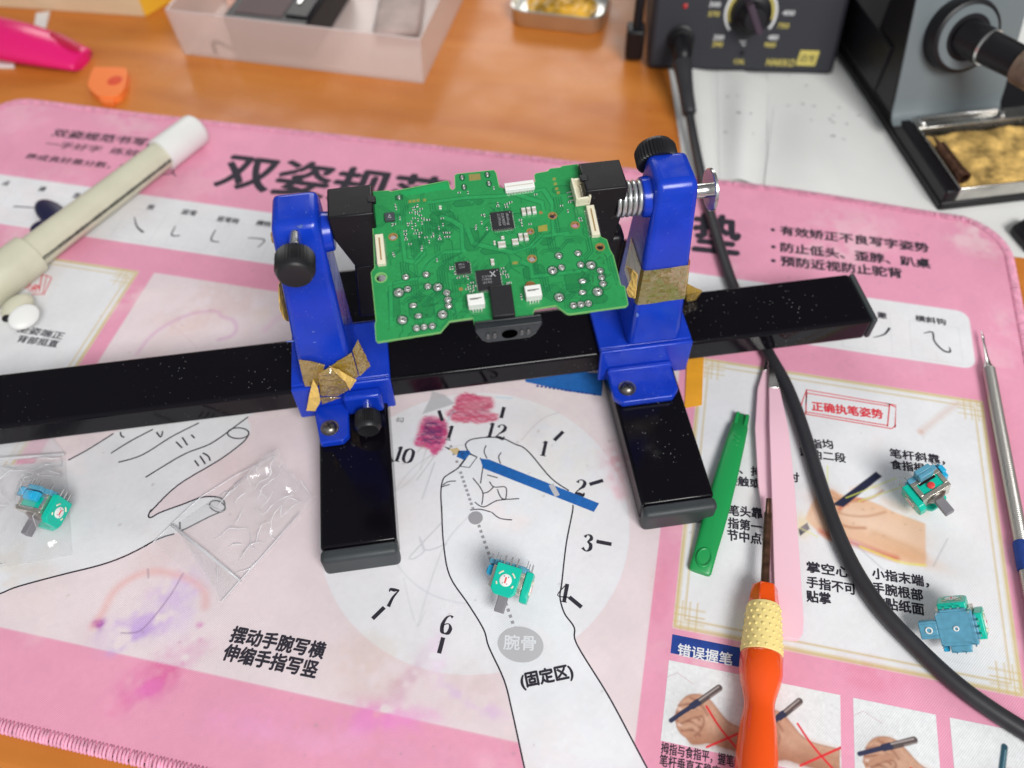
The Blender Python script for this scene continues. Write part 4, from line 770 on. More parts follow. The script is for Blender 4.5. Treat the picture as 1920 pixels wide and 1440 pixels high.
for L_ in ([(245,1080),(240,840),(300,820),(420,800),(470,700),(560,640),(690,630)],[(690,630),(680,480),(620,440),(560,420)],[(720,500),(750,580),(820,600),(1000,640),(1120,600)],[(1120,600),(1180,540),(1330,520)],[(480,330),(700,300),(930,290),(1190,250),(1240,330),(1250,520)],[(310,520),(330,690),(390,700),(440,640)],[(1060,700),(1110,720),(1120,790),(1300,770),(1450,750)],[(960,260),(1180,330),(1190,390)]):
    pcv.stroke(px2(L_),1.9,G_L,.7,.3)
    for o_ in (-1.1,1.1): pcv.stroke([(x+o_*.75,y+o_*.75) for x,y in px2(L_)],.28,G_D,.85,.2)
for i in range(9): pcv.stroke(px2([(860-i*6,500+i*7),(800-i*5,545+i*9),(770-i*3,545+i*6)]),.2,G_D,.8,.2)
for i in range(5): pcv.stroke(px2([(690-i*14,640+i*4),(600-i*14,690+i*4),(575-i*10,720+i*8),(570-i*9,830+i*6),(480-i*14,850-i*6)]),.2,G_D,.8,.2)
pcv.poly(px2([(300,266),(585,205),(603,245),(330,290)]),(.015,.36,.10),.8,.3)
for q in ([(725,155),(795,150),(800,188),(728,195)],): pcv.poly(px2(q),(.42,.30,.10),.85,.2)
for i in range(6):
    for j in range(5): pcv.blob(pb(730+i*13,158+j*8-i*1.2),.22,.22,0,(.12,.10,.03),.8)
pcv.poly(px2([(1155,478),(1210,466),(1214,505),(1158,512)]),(.45,.32,.05),.75,.3)
GOLDI=(.50,.30,.06)
for k,(zx,zy) in enumerate([(360,325),(385,322),(410,318),(450,316),(1255,185),(1262,215),(1270,245),(1280,270),(1020,705),(1005,706)]): pcv.poly(px2([(zx-9,zy-8),(zx+9,zy-10),(zx+9,zy+7),(zx-9,zy+8)]),GOLDI,.55,.4)
for i in range(70): pcv.blob((rng.uniform(lo[0],hi[0]),rng.uniform(lo[1],hi[1])),.16,.16,0,G_D,.8)
for i in range(150):                                        # flux residue and dirt near the hand soldered joints
    zx,zy=(rng.normal(1480,70),rng.normal(800,90)) if i%2 else (rng.normal(440,120),rng.normal(950,110)); pcv.blob(pb(zx,zy),rng.uniform(.15,.7),rng.uniform(.1,.4),rng.uniform(0,3),(.012,.07,.03),rng.uniform(.2,.7))
for i in range(26): zx,zy=rng.normal(1560,50),rng.normal(760,70); p=np.array(pb(zx,zy)); q=p+rng.normal(0,1.4,2); pcv.stroke([p,(p+q)/2+rng.normal(0,.4,2),q],.3,(.015,.05,.025),.75,.2)
pcv.c*=(1+pcv.noise(.025,6)+pcv.noise(.03,.8))[...,None]; np.clip(pcv.c,.003,.9,out=pcv.c)
HOLES=[(255,543,1.45),(180,796,2.0),(1245,412,1.45),(1107,510,1.15),(1385,470,1.45),(1540,606,1.5),(1117,679,1.45)]
HP=[(*pb(x,y),r) for x,y,r in HOLES]
def keep(X,Y):
    k=inside(OB,X,Y)
    for x,y,r in HP: k&=np.hypot(X-x,Y-y)>r
    return k
M['pcb']=mat('solder_mask',(1,1,1),.28,0,.5,attr='col',bump=.08,bscale=900,coat=.2)
pcbm=pcv.mesh('printed_board',M['pcb'],board,0.0,keep)
low=Canvas(lo[0]-.3,lo[1]-.3,hi[0]+.3,hi[1]+.3,.34,(.018,.26,.09)); low.mesh('board_underside',M['pcb'],pcbm,-1.05,keep)
mb=MB(); n_=len(OB); mb.add([(x,y,.03) for x,y in OB]+[(x,y,-1.08) for x,y in OB],[(i,(i+1)%n_,n_+(i+1)%n_,n_+i) for i in range(n_)])
mb.ribbon(OB,.26,.035,None,True); mb.build('board_edge',M['green_edge'],board)
for k,(x,y,r) in enumerate(HP):
    mb=MB(); nr=28
    for r0,r1,z0,z1 in ((r-.22,r+.33,.04,.04),(r-.22,r-.22,.04,-1.1)):
        mb.add([(x+r0*math.cos(t),y+r0*math.sin(t),z0) for t in np.linspace(0,2*math.pi,nr,endpoint=False)]+[(x+r1*math.cos(t),y+r1*math.sin(t),z1) for t in np.linspace(0,2*math.pi,nr,endpoint=False)],[(i,(i+1)%nr,nr+(i+1)%nr,nr+i) for i in range(nr)])
    mb.build('hole_rim',M['gold'] if k in (0,2,3,6) else (M['green_edge'] if k==1 else M['gold']),board)
def obox(p,q,wd,h0,h1,M_=None,mb=None):
    """box whose centre line runs p-q on the board"""
    p=np.array(p);q=np.array(q);d=q-p;Ln=np.linalg.norm(d);a=math.atan2(d[1],d[0]); mb=mb or MB()
    mb.box((-Ln/2,-wd/2,h0),(Ln/2,wd/2,h1),M_,Matrix.Translation((*((p+q)/2),0))@Matrix.Rotation(a,4,'Z')); return mb
def pins(mb,c,wd,n,ang=0,two=True,lp=.75,wp=.22,four=False,m=None):
    for s_ in range(4 if four else 2):
        a=ang+s_*(math.pi/2 if four else math.pi); R_=Matrix.Translation((c[0],c[1],0))@Matrix.Rotation(a,4,'Z')
        for i in range(n):
            x=(i-(n-1)/2)*wd*.86/(n-1); mb.box((x-wp/2,-wd/2-lp*.6,.02),(x+wp/2,-wd/2+.2,.22),m,R_)
for zc,wd,n,txt in (((933,448),8.1,14,('dialog','DA9087','2137P1AA')),((850,815),8.7,16,('CX20','17802','2142')),((690,741),5.2,8,('BD12','210'))):
    c=pb(*zc); mb=MB(); mb.box((c[0]-wd/2,c[1]-wd/2,.1),(c[0]+wd/2,c[1]+wd/2,1.0)); ch=mb.build('chip',M['chip'],board,bevel=.12)
    pm=MB(); pins(pm,c,wd,n,0,four=True); pm.build('chip_leads',M['steel'],ch)
    tm=MB()
    for i,s_ in enumerate(txt):
        if wd>8 and n==14: x=c[0]+1.4-i*1.5; put_text(tm,s_,(x,c[1]+3.0),(x,c[1]-2.6),1.0 if i else 1.3,1.02,None)
        else: y=c[1]+.9-i*1.3; put_text(tm,s_,(c[0]-wd*.27,y),(c[0]+wd*.12,y),.8,1.02,None)
    tm.disc((c[0]+wd*.40,c[1]+wd*.40),.25,1.02,None,10); tm.build('chip_marking',M['ink_grey'],ch)
c=pb(850,815); mb=MB(); mb.ribbon([(c[0]+.8,c[1]+3.2),(c[0]+2.6,c[1]+.9)],.35,1.03); mb.ribbon([(c[0]+2.6,c[1]+3.2),(c[0]+.8,c[1]+.9)],.35,1.03); mb.build('chip_emblem',M['ink_lgrey'],board)
c=pb(236,430); mb=MB(); mb.box((c[0]-1.9,c[1]-1.8,.05),(c[0]+1.9,c[1]+1.8,1.6)); io=mb.build('inductor',mat('inductor_grey',(.05,.06,.07),.5),board,bevel=.2)
tm=MB(); put_text(tm,'Δ',(c[0]-.6,c[1]-.8),(c[0]+.6,c[1]-.8),1.5,1.62); tm.build('inductor_marking',M['ink_lgrey'],io)
for zx,zy,wx,wy,h in ((1065,395,1.5,3.0,1.3),(1097,390,1.5,3.0,1.3),(1130,386,1.5,3.0,1.3),(1047,552,1.5,3.0,1.2),(1081,550,1.5,3.0,1.2),(930,597,2.8,2.5,1.0),(1013,580,2.3,2.4,1.0),(872,706,1.2,2.5,1.0),(548,365,1.0,1.5,.6),(935,553,1.2,1.2,.7),(885,585,.7,1.7,.7)):
    c=pb(zx,zy); mb=MB(); mb.box((c[0]-wx/2,c[1]-wy/2+wy*.24,.04),(c[0]+wx/2,c[1]+wy/2-wy*.24,h),M['cap']); mb.box((c[0]-wx/2-.02,c[1]-wy/2,.03),(c[0]+wx/2+.02,c[1]-wy/2+wy*.24,h+.03),M['cap_end']); mb.box((c[0]-wx/2-.02,c[1]+wy/2-wy*.24,.03),(c[0]+wx/2+.02,c[1]+wy/2,h+.03),M['cap_end']); mb.build('capacitor',None,board,bevel=.1)
# the many tiny passives: one kind, copied
mb=MB(); mb.box((-.32,-.27,.03),(.32,.27,.4),M['chip']); mb.box((-.68,-.29,.02),(-.32,.29,.42),M['cap_end']); mb.box((.32,-.29,.02),(.68,.29,.42),M['cap_end']); [mb.v.__setitem__(i,(x*.85,y*.85,z*.9)) for i,(x,y,z) in enumerate(mb.v)]; res0=mb.build('resistor',None,board)
spots=[(395,360),(408,352),(378,372),(392,385),(415,388),(430,372),(365,395),(400,403),(425,412),(385,430),(410,440),(440,430),(370,455),(395,470),(348,470),(350,462),(435,460),(375,488),(400,505),(425,520),(392,525),(418,540),(460,548),(480,575),(505,530),(540,490),(565,470),(560,430),(545,545),(575,520),(600,520),(583,545),(600,545),(545,560),(500,545),(435,610),(432,625),(528,690),(255,650),(262,660),(298,430),(270,350),(275,370),(250,470),(263,466),(330,510),(332,528),(334,545),(336,562),(360,590),(475,440),(455,440),(665,270),(720,270),(880,243),(905,340),(905,355),(955,345),(960,360),(985,330),(970,338),(810,410),(822,412),(770,480),(768,492),(805,458),(838,495),(1050,450),(1055,470),(1045,440),(1105,466),(1300,352),(1340,385),(1350,330),(1140,283),(1415,430),(1420,445),(610,740),(625,738),(640,770),(700,790),(720,800),(660,800),(745,830),(720,850),(735,860),(755,870),(740,885),(760,850),(715,870),(935,740),(945,760),(930,775),(960,780),(965,795),(970,830),(980,830),(965,845),(1050,910),(1052,925),(815,1048),(830,1052),(1000,940)]
for i,(zx,zy) in enumerate(spots[:100]):
    r_=res0 if i==0 else res0.copy()
    if i: COL.objects.link(r_); r_.parent=board
    c=pb(zx,zy); r_.location=(c[0]*S,c[1]*S,0); r_.rotation_euler=(0,0,(math.pi/2 if rng.random()<.45 else 0))
# solder joints
def joint(zx,zy,r,hole=True):
    c=pb(zx,zy); mb=MB(); k=.55 if hole else .2
    mb.lathe((c[0],c[1],0),(0,0,1),[(.02,r*1.25),(.05,r*1.2),(.06,r),(r*.35,r*.85),(r*.55,r*.5),(r*.45 if hole else r*.62,r*.22)],16,M['tin_solder'])
    mb.disc((c[0]+r*.1,c[1]-r*.05),r*.28,r*.56,M['chip'] if hole else M['steel_dark'],10); mb.add([(c[0]+r*q*math.cos(t),c[1]+r*q*math.sin(t),.025) for q in (1.15,1.75) for t in np.linspace(0,2*math.pi,20,endpoint=False)],[(i,(i+1)%20,20+(i+1)%20,20+i) for i in range(20)],M['ringd']); mb.build('solder_joint',None,board,smooth=True)
M['pin_grey']=mat('pin_grey',(.10,.10,.105),.3)
M['ringd']=mat('solder_mask_dark',(.008,.12,.04),.35)
for zx,zy,r in ((333,793,.95),(460,777,.95),(470,850,.95),(532,856,1.25),(290,890,1.35),(345,868,1.0),(588,890,1.0),(595,933,1.0),(600,971,1.0),(562,1025,1.3),(312,1059,1.3),(400,1110,.95),(447,1103,.95),(497,1097,.95),(1283,660,1.0),(1403,645,.95),(1245,752,1.3),(1300,733,.95),(1420,716,1.0),(1483,719,1.35),(1541,753,.95),(1549,794,.95),(1558,834,1.0),(1525,884,1.35),(1286,918,1.3),(1375,969,1.0),(1421,963,1.0),(1467,957,1.0)): joint(zx,zy,r)
for zx,zy in ((683,175),(840,158),(850,213),(695,235)):
    c=pb(zx,zy); mb=MB(); mb.sphere((c[0],c[1],.1),(.65,1.15,.5),M['tin_solder'],14,6); mb.disc(c,1.2,.03,M['ringd'],20,1.7); mb.build('solder_joint',None,board,smooth=True)
for zx,zy in ((380,970),(412,1035),(1430,819),(1430,889),(292,300)):
    c=pb(zx,zy); mb=MB(); mb.prism([(c[0]-1.6,c[1]-1.2),(c[0]+1.6,c[1]-1.0),(c[0]+1.6,c[1]+1.4),(c[0]-1.6,c[1]+1.1)],.01,.03,M['ringd']); k=.5 if zx<300 else 1; mb.sphere((c[0],c[1],.1),(1.35*k,1.0,.45),M['tin_solder'],14,6); mb.build('solder_pad',None,board,smooth=True)
for zx,zy in ((676,868),(1172,393)):
    c=pb(zx,zy); mb=MB(); mb.disc(c,.75,.03,M['gold'],20); mb.build('copper_pad',None,board)
# connectors
def ffc(p,q,wd,h,n,side):
    p=np.array(p);q=np.array(q); o=obox(p,q,wd,.05,h).build('ribbon_connector',M['conn'],board,bevel=.15); d=(q-p)/np.linalg.norm(q-p); nn=np.array([-d[1],d[0]])
    obox(p+d*1.6,q-d*1.6,.55,h-.2,h+.02).build('connector_slot',M['slot'],o); pm=MB()
    for s_ in side:
        for i in range(n):
            c=p+d*(1.2+(np.linalg.norm(q-p)-2.4)*i/(n-1))+nn*s_*(wd/2+.3); obox(c-nn*.45,c+nn*.45,.3,.02,.25,None,pm)
    pm.build('connector_leads',M['steel'],o)
ffc(pb(170,545),pb(188,728),3.1,2.0,12,(-1,1)); ffc(pb(1474,368),pb(1512,550),3.0,2.2,12,(1,-1))
p=np.array(pb(948,254)); q=np.array(pb(1130,230)); o=obox(p,q,3.6,.05,2.0).build('ribbon_connector',M['conn_white'],board,bevel=.2); d=(q-p)/np.linalg.norm(q-p); nn=np.array([-d[1],d[0]]); pm=MB()
for i in range(17): c=p+d*(.8+(np.linalg.norm(q-p)-1.6)*i/16)-nn*2.05; obox(c-nn*.5,c+nn*.4,.28,.02,.5,None,pm)
pm.build('connector_leads',M['steel'],o); obox(p+d*.6,q-d*.6,.5,1.7,2.03).build('connector_slot',mat('connector_groove',(.6,.56,.46),.5),o)
# upright battery socket in the top right corner
p=np.array(pb(1398,225)); q=np.array(pb(1432,352)); d=(q-p)/np.linalg.norm(q-p); nn=np.array([-d[1],d[0]]); mb=MB(); Ln=np.linalg.norm(q-p)
obox(p,q,5.6,.05,1.3,None,mb); obox(p-nn*2.5,q-nn*2.5,.8,1.28,5.0,None,mb); obox(p+nn*2.5,p+nn*2.5+d*3.0,.8,1.29,5.2,None,mb); obox(q+nn*2.5-d*3.0,q+nn*2.5,.8,1.29,5.2,None,mb); obox(p-nn*2.1+d*.4,p+nn*2.1+d*.4,.8,1.31,4.6,None,mb); obox(q-nn*2.1-d*.4,q+nn*2.1-d*.4,.8,1.31,4.6,None,mb)
o=mb.build('battery_socket',M['conn'],board,bevel=.15); pm=MB()
for t in (.3,.5,.7): c=p+d*Ln*t; pm.tube([(*(c+nn*.5),1.2),(*(c+nn*.5),4.0)],.3,8); pm.tube([(*(c-nn*2.8),.5),(*(c-nn*4.4),.5),(*(c-nn*4.8),.05)],.25,6)
pm.build('socket_pins',M['steel'],o,smooth=True)
for zp,zq in (((720,968),(822,955)),((1074,915),(1172,902))):
    p=np.array(pb(*zp)); q=np.array(pb(*zq)); o=obox(p,q,4.6,.05,3.6).build('wire_socket',M['conn_white'],board,bevel=.2); d=(q-p)/np.linalg.norm(q-p); nn=np.array([-d[1],d[0]])
    sm=MB(); obox(p+d*.8+nn*.3,q-d*.8+nn*.3,.35,3.4,3.62,None,sm); obox(p+d*.8-nn*.05,q-d*2.0-nn*.05,.18,3.4,3.63,None,sm); sm.build('socket_slot',M['steel_dark'],o)
    pm=MB()
    for t in (.25,.42,.59,.76): c=p+(q-p)*t-nn*2.6; obox(c-nn*.6,c+nn*.5,.4,.02,.6,None,pm)
    pm.build('socket_pins',M['steel'],o)
c=pb(1108,855); mb=MB(); mb.lathe((c[0],c[1],.02),(0,0,1),[(0,1.9),(.9,1.9),(1.0,1.7)],24); mb.build('brown_buzzer',mat('brown_component',(.25,.10,.02),.4),board,smooth=True)
# headphone jack and black front plate
p=np.array(pb(920,870)); q=np.array(pb(945,1060)); mb=MB(); obox(p,q,8.0,.05,3.2,None,mb); mb.build('headphone_jack',mat('black_film',(.012,.012,.014),.55),board,bevel=.4)
a0,b0=pb(760,1088); a1,b1=pb(1172,1040); bm=(b0+b1)/2-.6; am=(a0+a1)/2; hw=(a1-a0)/2
mb=MB(); X_=Matrix(((1,0,0,am),(0,0,-1,bm),(0,1,0,0),(0,0,0,1)))
prof=[(-hw,1.6),(hw,1.6),(hw,.0),(hw-2.2,-6.6),(hw-4.2,-8.6),(-hw+4.2,-8.6),(-hw+2.2,-6.6),(-hw,.0)]
mb.prism(prof,0,2.6,None,X_); mb.box((-hw,.9,-.8),(hw,1.9,0),None,X_); fp=mb.build('front_plate',mat('front_plate_plastic',(.020,.024,.027),.38,bump=.1,bscale=500),board,bevel=.35,seg=3)
mb=MB(); mb.lathe((am+.3,bm-2.55,-3.9),(0,-1,0),[(0,2.9),(.25,2.9),(.3,2.6),(.28,.1)],24,M['void']); mb.build('jack_opening',None,fp,smooth=True)
for x in (-7.6,-5.2,4.6,7.0):
    mb=MB(); mb.sphere((am+x,bm-2.7,-3.6),(.85,.9,1.5),None,12,8); mb.build('contact_pin',M['pin_grey'],fp,smooth=True)
# ------------------------------------------------------------------ thumbstick modules (four of one kind, each with its own pose)
def module(name,label,R3,anchor,px,zlift=0.02):
    R3=np.array(R3,float).T                                   # rows given are the module's x, y, z axes
    R3[:,0]/=np.linalg.norm(R3[:,0]); R3[:,2]-=R3[:,0]*(R3[:,0]@R3[:,2]); R3[:,2]/=np.linalg.norm(R3[:,2]); R3[:,1]=np.cross(R3[:,2],R3[:,0])
    key=np.array([(x,y,z) for x in (-6.5,9.9) for y in (-9.9,6.5) for z in (-2.5,8.5)]+[(-13,y,z) for y in (-3,3) for z in (-2.5,2)]+[(0,9.5,0),(0,9.5,4)]+[(1.6*a,2*b,17) for a in (-1,1) for b in (-1,1)]+[(9.8,a*4,11) for a in(-1,1)]+[(a*4,-9.8,11) for a in(-1,1)],float)
    z0=zlift-(key@R3.T)[:,2].min(); an=R3@np.array(anchor,float); xy=at(px[0],px[1],z0+an[2])
    t=thing(name,label,'thumbstick',(xy[0]-an[0],xy[1]-an[1],z0),R3,'loose thumbstick modules lying on the mat',local=True)
    return t
def build_module(t):
    mb=MB(); mb.box((-6.5,-6.5,-2.4),(6.5,6.5,0)); mb.box((-13,-3.4,-2.4),(-6.5,3.4,-.2)); mb.box((-12.9,-3.2,-.2),(-7.2,3.2,1.8)); mb.box((-3.6,6.4,-2.3),(3.6,9.2,-.3)); mb.box((6.3,-4.6,-2.3),(7.4,4.6,-.4)); mb.box((-4.6,-7.4,-2.3),(4.6,-6.3,-.4))
    base=mb.build('base_plate',M['blue_base'],t,bevel=.35)
    mb=MB()
    for c,r in (((0,0),1.0),((-9.6,0),1.3)):
        n=24; mb.add([(c[0]+q*math.cos(a),c[1]+q*math.sin(a),z) for q,z in ((r-.45,-2.42),(r-.4,-2.75),(r,-2.75),(r+.05,-2.42)) for a in np.linspace(0,2*math.pi,n,endpoint=False)],[(k*n+i,k*n+(i+1)%n,(k+1)*n+(i+1)%n,(k+1)*n+i) for k in range(3) for i in range(n)])
    mb.build('base_rings',M['conn_white'],base,smooth='all')
    mb=MB(); mb.box((-12,-2.5,-2.55),(-6,-2.2,-2.38)); mb.box((-12,2.2,-2.55),(-6,2.5,-2.38)); mb.box((-8.2,-.15,-2.5),(-1,.15,-2.38)); mb.box((-5.5,-5.5,-2.5),(5.5,-5.2,-2.38)); mb.box((-5.5,5.2,-2.5),(5.5,5.5,-2.38)); mb.box((5.2,-5.5,-2.5),(5.5,5.5,-2.38)); mb.build('base_ribs',M['blue_base'],base)
    mb=MB()                                                   # bent sheet metal cage
    for x in (-6.5,6.1): mb.box((x,-6.5,.05),(x+.4,6.5,1.6)); mb.box((x,-6.5,6.6),(x+.4,6.5,8.4)); mb.box((x,-6.5,1.6),(x+.4,-4.7,6.6)); mb.box((x,4.7,1.6),(x+.4,6.5,6.6))
    for y in (-6.5,6.1): mb.box((-6.1,y,.05),(6.1,y+.4,1.6)); mb.box((-6.1,y,6.6),(6.1,y+.4,8.4)); mb.box((-6.1,y,1.6),(-4.7,y+.4,6.6)); mb.box((4.7,y,1.6),(6.1,y+.4,6.6))
    n=28; mb.add([(q*math.cos(a) if q<7 else 6.5*np.clip(1.45*math.cos(a),-1,1),q*math.sin(a) if q<7 else 6.5*np.clip(1.45*math.sin(a),-1,1),8.42) for q in (4.6,9) for a in np.linspace(0,2*math.pi,n,endpoint=False)],[(i,(i+1)%n,n+(i+1)%n,n+i) for i in range(n)])
    mb.build('metal_cage',M['module_metal'],t,bevel=.12)
    mb=MB(); mb.box((-5.9,-5.9,.1),(5.9,5.9,7.6)); core=mb.build('gimbal_core',M['teal'],t,bevel=.3)
    mb=MB(); mb.box((-6.35,-3.8,1.2),(-5.85,3.8,2.6)); mb.build('core_slot',M['blackp'],core)
    mb=MB(); mb.lathe((-5.8,0,4.6),(-1,0,0),[(0,1.5),(1.0,1.45),(1.2,1.1)],18); mb.build('core_button',M['red'],core,smooth=True)
    mb=MB(); mb.box((-3.4,6.52,.3),(3.4,9.0,4.2)); mb.box((-1.2,8.6,1.2),(1.2,9.6,3.2)); mb.box((-6.4,7,-.6),(-4.2,9,2.6)); mb.build('push_switch',M['sky'],t,bevel=.3)
    mb=MB(); mb.lathe((0,0,8.0),(0,0,1),[(0,4.6),(.9,4.2),(1.7,3.0),(2.0,2.0)],24); mb.build('dome',M['steel_dark'],t,smooth=True)
    mb=MB(); mb.box((-1.55,-2.0,9.2),(1.55,2.0,17.0)); mb.build('stick_shaft',M['shaft'],t,bevel=.35)
    pot=[(-5.0,-1.2),(5.0,-1.2),(5.1,6.0),(5.0,9.2),(3.2,11.0),(-3.2,11.0),(-5.0,9.2),(-5.1,6.0)]
    for X_,nm in ((Matrix(((0,0,1,0),(1,0,0,0),(0,1,0,0),(0,0,0,1))),'x'),(Matrix(((1,0,0,0),(0,0,-1,0),(0,1,0,0),(0,0,0,1))),'y')):
        mb=MB(); mb.prism(pot,6.6,9.6,None,X_); p_=mb.build('potentiometer',M['teal'],t,bevel=.45,seg=3)
        mb=MB(); nn=26
        mb.add([tuple(X_@Vector((q*math.cos(a),4.9+q*math.sin(a),z))) for q,z in ((2.45,9.55),(2.4,9.95),(2.1,10.1),(.2,10.1)) for a in np.linspace(0,2*math.pi,nn,endpoint=False)],[(k*nn+i,k*nn+(i+1)%nn,(k+1)*nn+(i+1)%nn,(k+1)*nn+i) for k in range(3) for i in range(nn)])
        mb.build('wiper_disc',M['white'],p_,smooth=True)
        mb=MB(); mb.box((-.3,3.7,10.09),(.3,6.1,10.2),M['red'],X_)
        for a,b in ((-.9,6.2),(.9,6.2),(-.9,3.5),(.9,3.5)): mb.box((a-.2,b-.2,10.0),(a+.2,b+.2,10.13),M['steel_dark'],X_)
        mb.build('disc_slot',None,p_)
        mb=MB()
        for s_ in (-1,1):
            for a0,a1 in ((-62,-28),(20,38)):
                pts=[tuple(X_@Vector((s_*3.7*math.cos(math.radians(a)),4.9+3.7*math.sin(math.radians(a)),9.62))) for a in np.linspace(a0,a1,7)]; mb.tube(pts,.36,6)
        mb.build('track_slots',M['conn'],p_,smooth='all')
        mb=MB()
        for x in (-2.6,0,2.6): mb.box((x-.35,7.2,-1.3) if 0 else (x-.35,-4.6,8.0),(x+.35,-1.1,8.25),M['steel'],X_)
        mb.build('terminal_pins',None,p_)
    mb=MB()
    for x,y in ((-5.6,-6.3),(5.6,-6.3),(-5.6,6.3),(5.6,6.3)): mb.box((x-.3,y-.15,-5.2),(x+.3,y+.15,0))
    for x in (-1.5,1.5): mb.box((x-.25,8.8,-4.4),(x+.25,9.0,-2))
    mb.build('ground_pins',M['steel'],t)
c20,s20=math.cos(.35),math.sin(.35)
j1=module('thumbstick_module','thumbstick module on the clock drawing, grey shaft towards the viewer, teal face up',[(0.0,-.30,.95),(0,0,0),(-.10,-.95,-.22)],(9.8,0,4.9),(948,1088)); build_module(j1)
j2=module('thumbstick_module','thumbstick module on its side in the white panel, open cage showing a red button',[(.30,.24,-.92),(0,0,0),(.62,-.77,-.10)],(-7,0,4.6),(1746,909))
cr_=RC[0]; cu_=-RC[1]; tcm=-RC[2]; ir_=cr_*.966+cu_*.259; J3X=ir_*.86+tcm*.51; J3N=tcm*.86-ir_*.51+np.array([0,0,.25])
j3=module('thumbstick_module','thumbstick module lying upside down near the gold corner, slate blue base plate up',[J3X,(0,0,0),-J3N],(0,0,-2.6),(1793,1179))
j4=module('thumbstick_module','thumbstick module sealed inside the clear bag at the left edge',[(.97,-.05,.12),(0,0,0),(-.02,-.97,-.10)],(9.8,0,4.6),(112,960),.6)
for t in (j2,j3,j4):
    for ch in list(j1.children): copy_tree(ch,t)

# ------------------------------------------------------------------ tools on the mat
def along(p,q): p=np.array(p,float); q=np.array(q,float); d=q-p; Ln=np.linalg.norm(d); d/=Ln; return p,d,np.array([-d[1],d[0],0]) if len(d)==3 else np.array([-d[1],d[0]]),Ln
# green pry tool
a=at(1394,772,3); b=at(1313,1071,3); p,d,nn,Ln=along(a,b)
def P2(t,s): q=p+d*t+nn*s; return (q[0],q[1])
t_=thing('pry_tool','flat green plastic pry tool with a dished end lying partly under the right black leg','pry tool',(p[0],p[1],0))
rings=[]
for t,hw_,hh in ((0,2.6,1.2),(.6,3.3,1.8),(7,3.7,2.6),(9,4.0,4.4),(20,4.5,5.4),(36,5.0,6.2),(52,5.2,6.2),(66,5.0,5.2),(74,4.8,4.0),(Ln-.8,4.7,3.0),(Ln,4.2,2.4)):
    rings.append([(*P2(t,hw_*math.copysign(abs(math.cos(a))**.6,math.cos(a))),.15+hh*(.5+.5*math.copysign(abs(math.sin(a))**.7,math.sin(a)))) for a in np.linspace(0,2*math.pi,24,endpoint=False)])
mb=MB(); mb.loft(rings); pt=mb.build('tool_body',M['green_tool'],t_,smooth=True,ang=50)
mb=MB()
n=20; cx=Ln-6.2; rings=[]
for q,z in ((3.4,3.3),(3.1,4.4),(2.7,4.4),(2.2,3.35),(1.0,3.2)): rings.append([(*P2(cx+q*1.45*math.cos(k*2*math.pi/n),q*math.sin(k*2*math.pi/n)),z) for k in range(n)])
mb.loft(rings,None,False); mb.face(rings[-1]); mb.build('dished_end',M['green_tool'],pt,smooth='all')
mb=MB()
for s in (-1,1): mb.prism([P2(1.0,s*2.2-.7),P2(1.0,s*2.2+.7),P2(8.5,s*2.2+.7),P2(8.5,s*2.2-.7)],1.8,3.4)
for k in range(3): mb.prism([P2(16+k*2.4,-1.2),P2(16.5+k*2.4,-1.2),P2(16.5+k*2.4,1.6),P2(16+k*2.4,1.6)],4.8,5.75)
mb.build('grip_ridges',M['green_tool'],pt,bevel=.2)
# tweezers: two pink arms, steel tips under the bar
a=at(1440,662,4); b=at(1483,1196,5); p,d,nn,Ln=along(a,b)
t_=thing('tweezers','pink lacquered tweezers with steel tips pointing under the black bar','tweezers',(p[0],p[1],0))
def arm(s,zo,zoff):
    st=[(-12,.45,.2*s),(0,.7,.3*s),(10,1.3,.8*s),(22,2.6,1.3*s),(45,4.3,1.6*s),(75,5.0,1.2*s),(105,5.3,.6*s),(Ln-8,5.6,.2*s),(Ln-2.5,5.1,0),(Ln,3.2,0)]
    st=[(t,w_,o-(np.interp(t,[0,10,22,60,80,110],[0,.6,2.2,3.0,2.4,0]) if s<0 else 0)) for t,w_,o in st]
    def seg(lo_,hi_,nm,m,par):
        k=[q for q in st if lo_<=q[0]<=hi_]; rings=[]
        for t,w_,o in k:
            z=zo+zoff*math.sin(min(max(t/Ln,0),1)*math.pi)*1.0; c=p+d*t+nn*o
            rings.append([(*(c+nn*w_),z),(*(c+nn*w_),z+1.1),(*(c-nn*w_),z+1.1),(*(c-nn*w_),z)])
        mb=MB(); mb.loft(rings); return mb.build(nm,m,par,bevel=.3)
    A_=seg(22 if s>0 else 10,Ln,'tweezer_arm',M['pinkcoat'],t_); seg(-12,22 if s>0 else 10,'steel_tip',M['steel'],A_)
arm(-1,1.6,1.2); arm(1,2.9,3.2)
# screwdriver
a=np.array([*at(1434,1098,8.0),8.0]); b=np.array([*at(1418,1440,8.0),8.0]); d=(b-a)/np.linalg.norm(b-a); t_=thing('screwdriver','orange screwdriver with yellow dimpled collar and thin brown shaft','screwdriver',(a[0],a[1],0))
mb=MB(); mb.lathe(a,-d,[(-2,1.75),(30,1.7),(33,1.75),(34,1.3),(40,1.2),(40.2,.9)],14); mb.build('steel_shaft',M['tip'],t_,smooth=True)
mb=MB(); mb.lathe(a,d,[(0,4.6),(.6,5.2),(5,5.7),(8.6,6.2),(9.0,6.4)],6); mb.build('hex_collar',M['orange'],t_,bevel=.4)
mb=MB(); mb.lathe(a,d,[(8.6,6.2),(9.4,6.5),(16,6.9),(24,7.7),(28.2,8.0),(28.6,7.7)],32); gr=mb.build('yellow_collar',M['yellow'],t_,smooth=True)
mb=MB(); e=np.cross(d,(0,0,1)); e/=np.linalg.norm(e); g=np.cross(d,e)
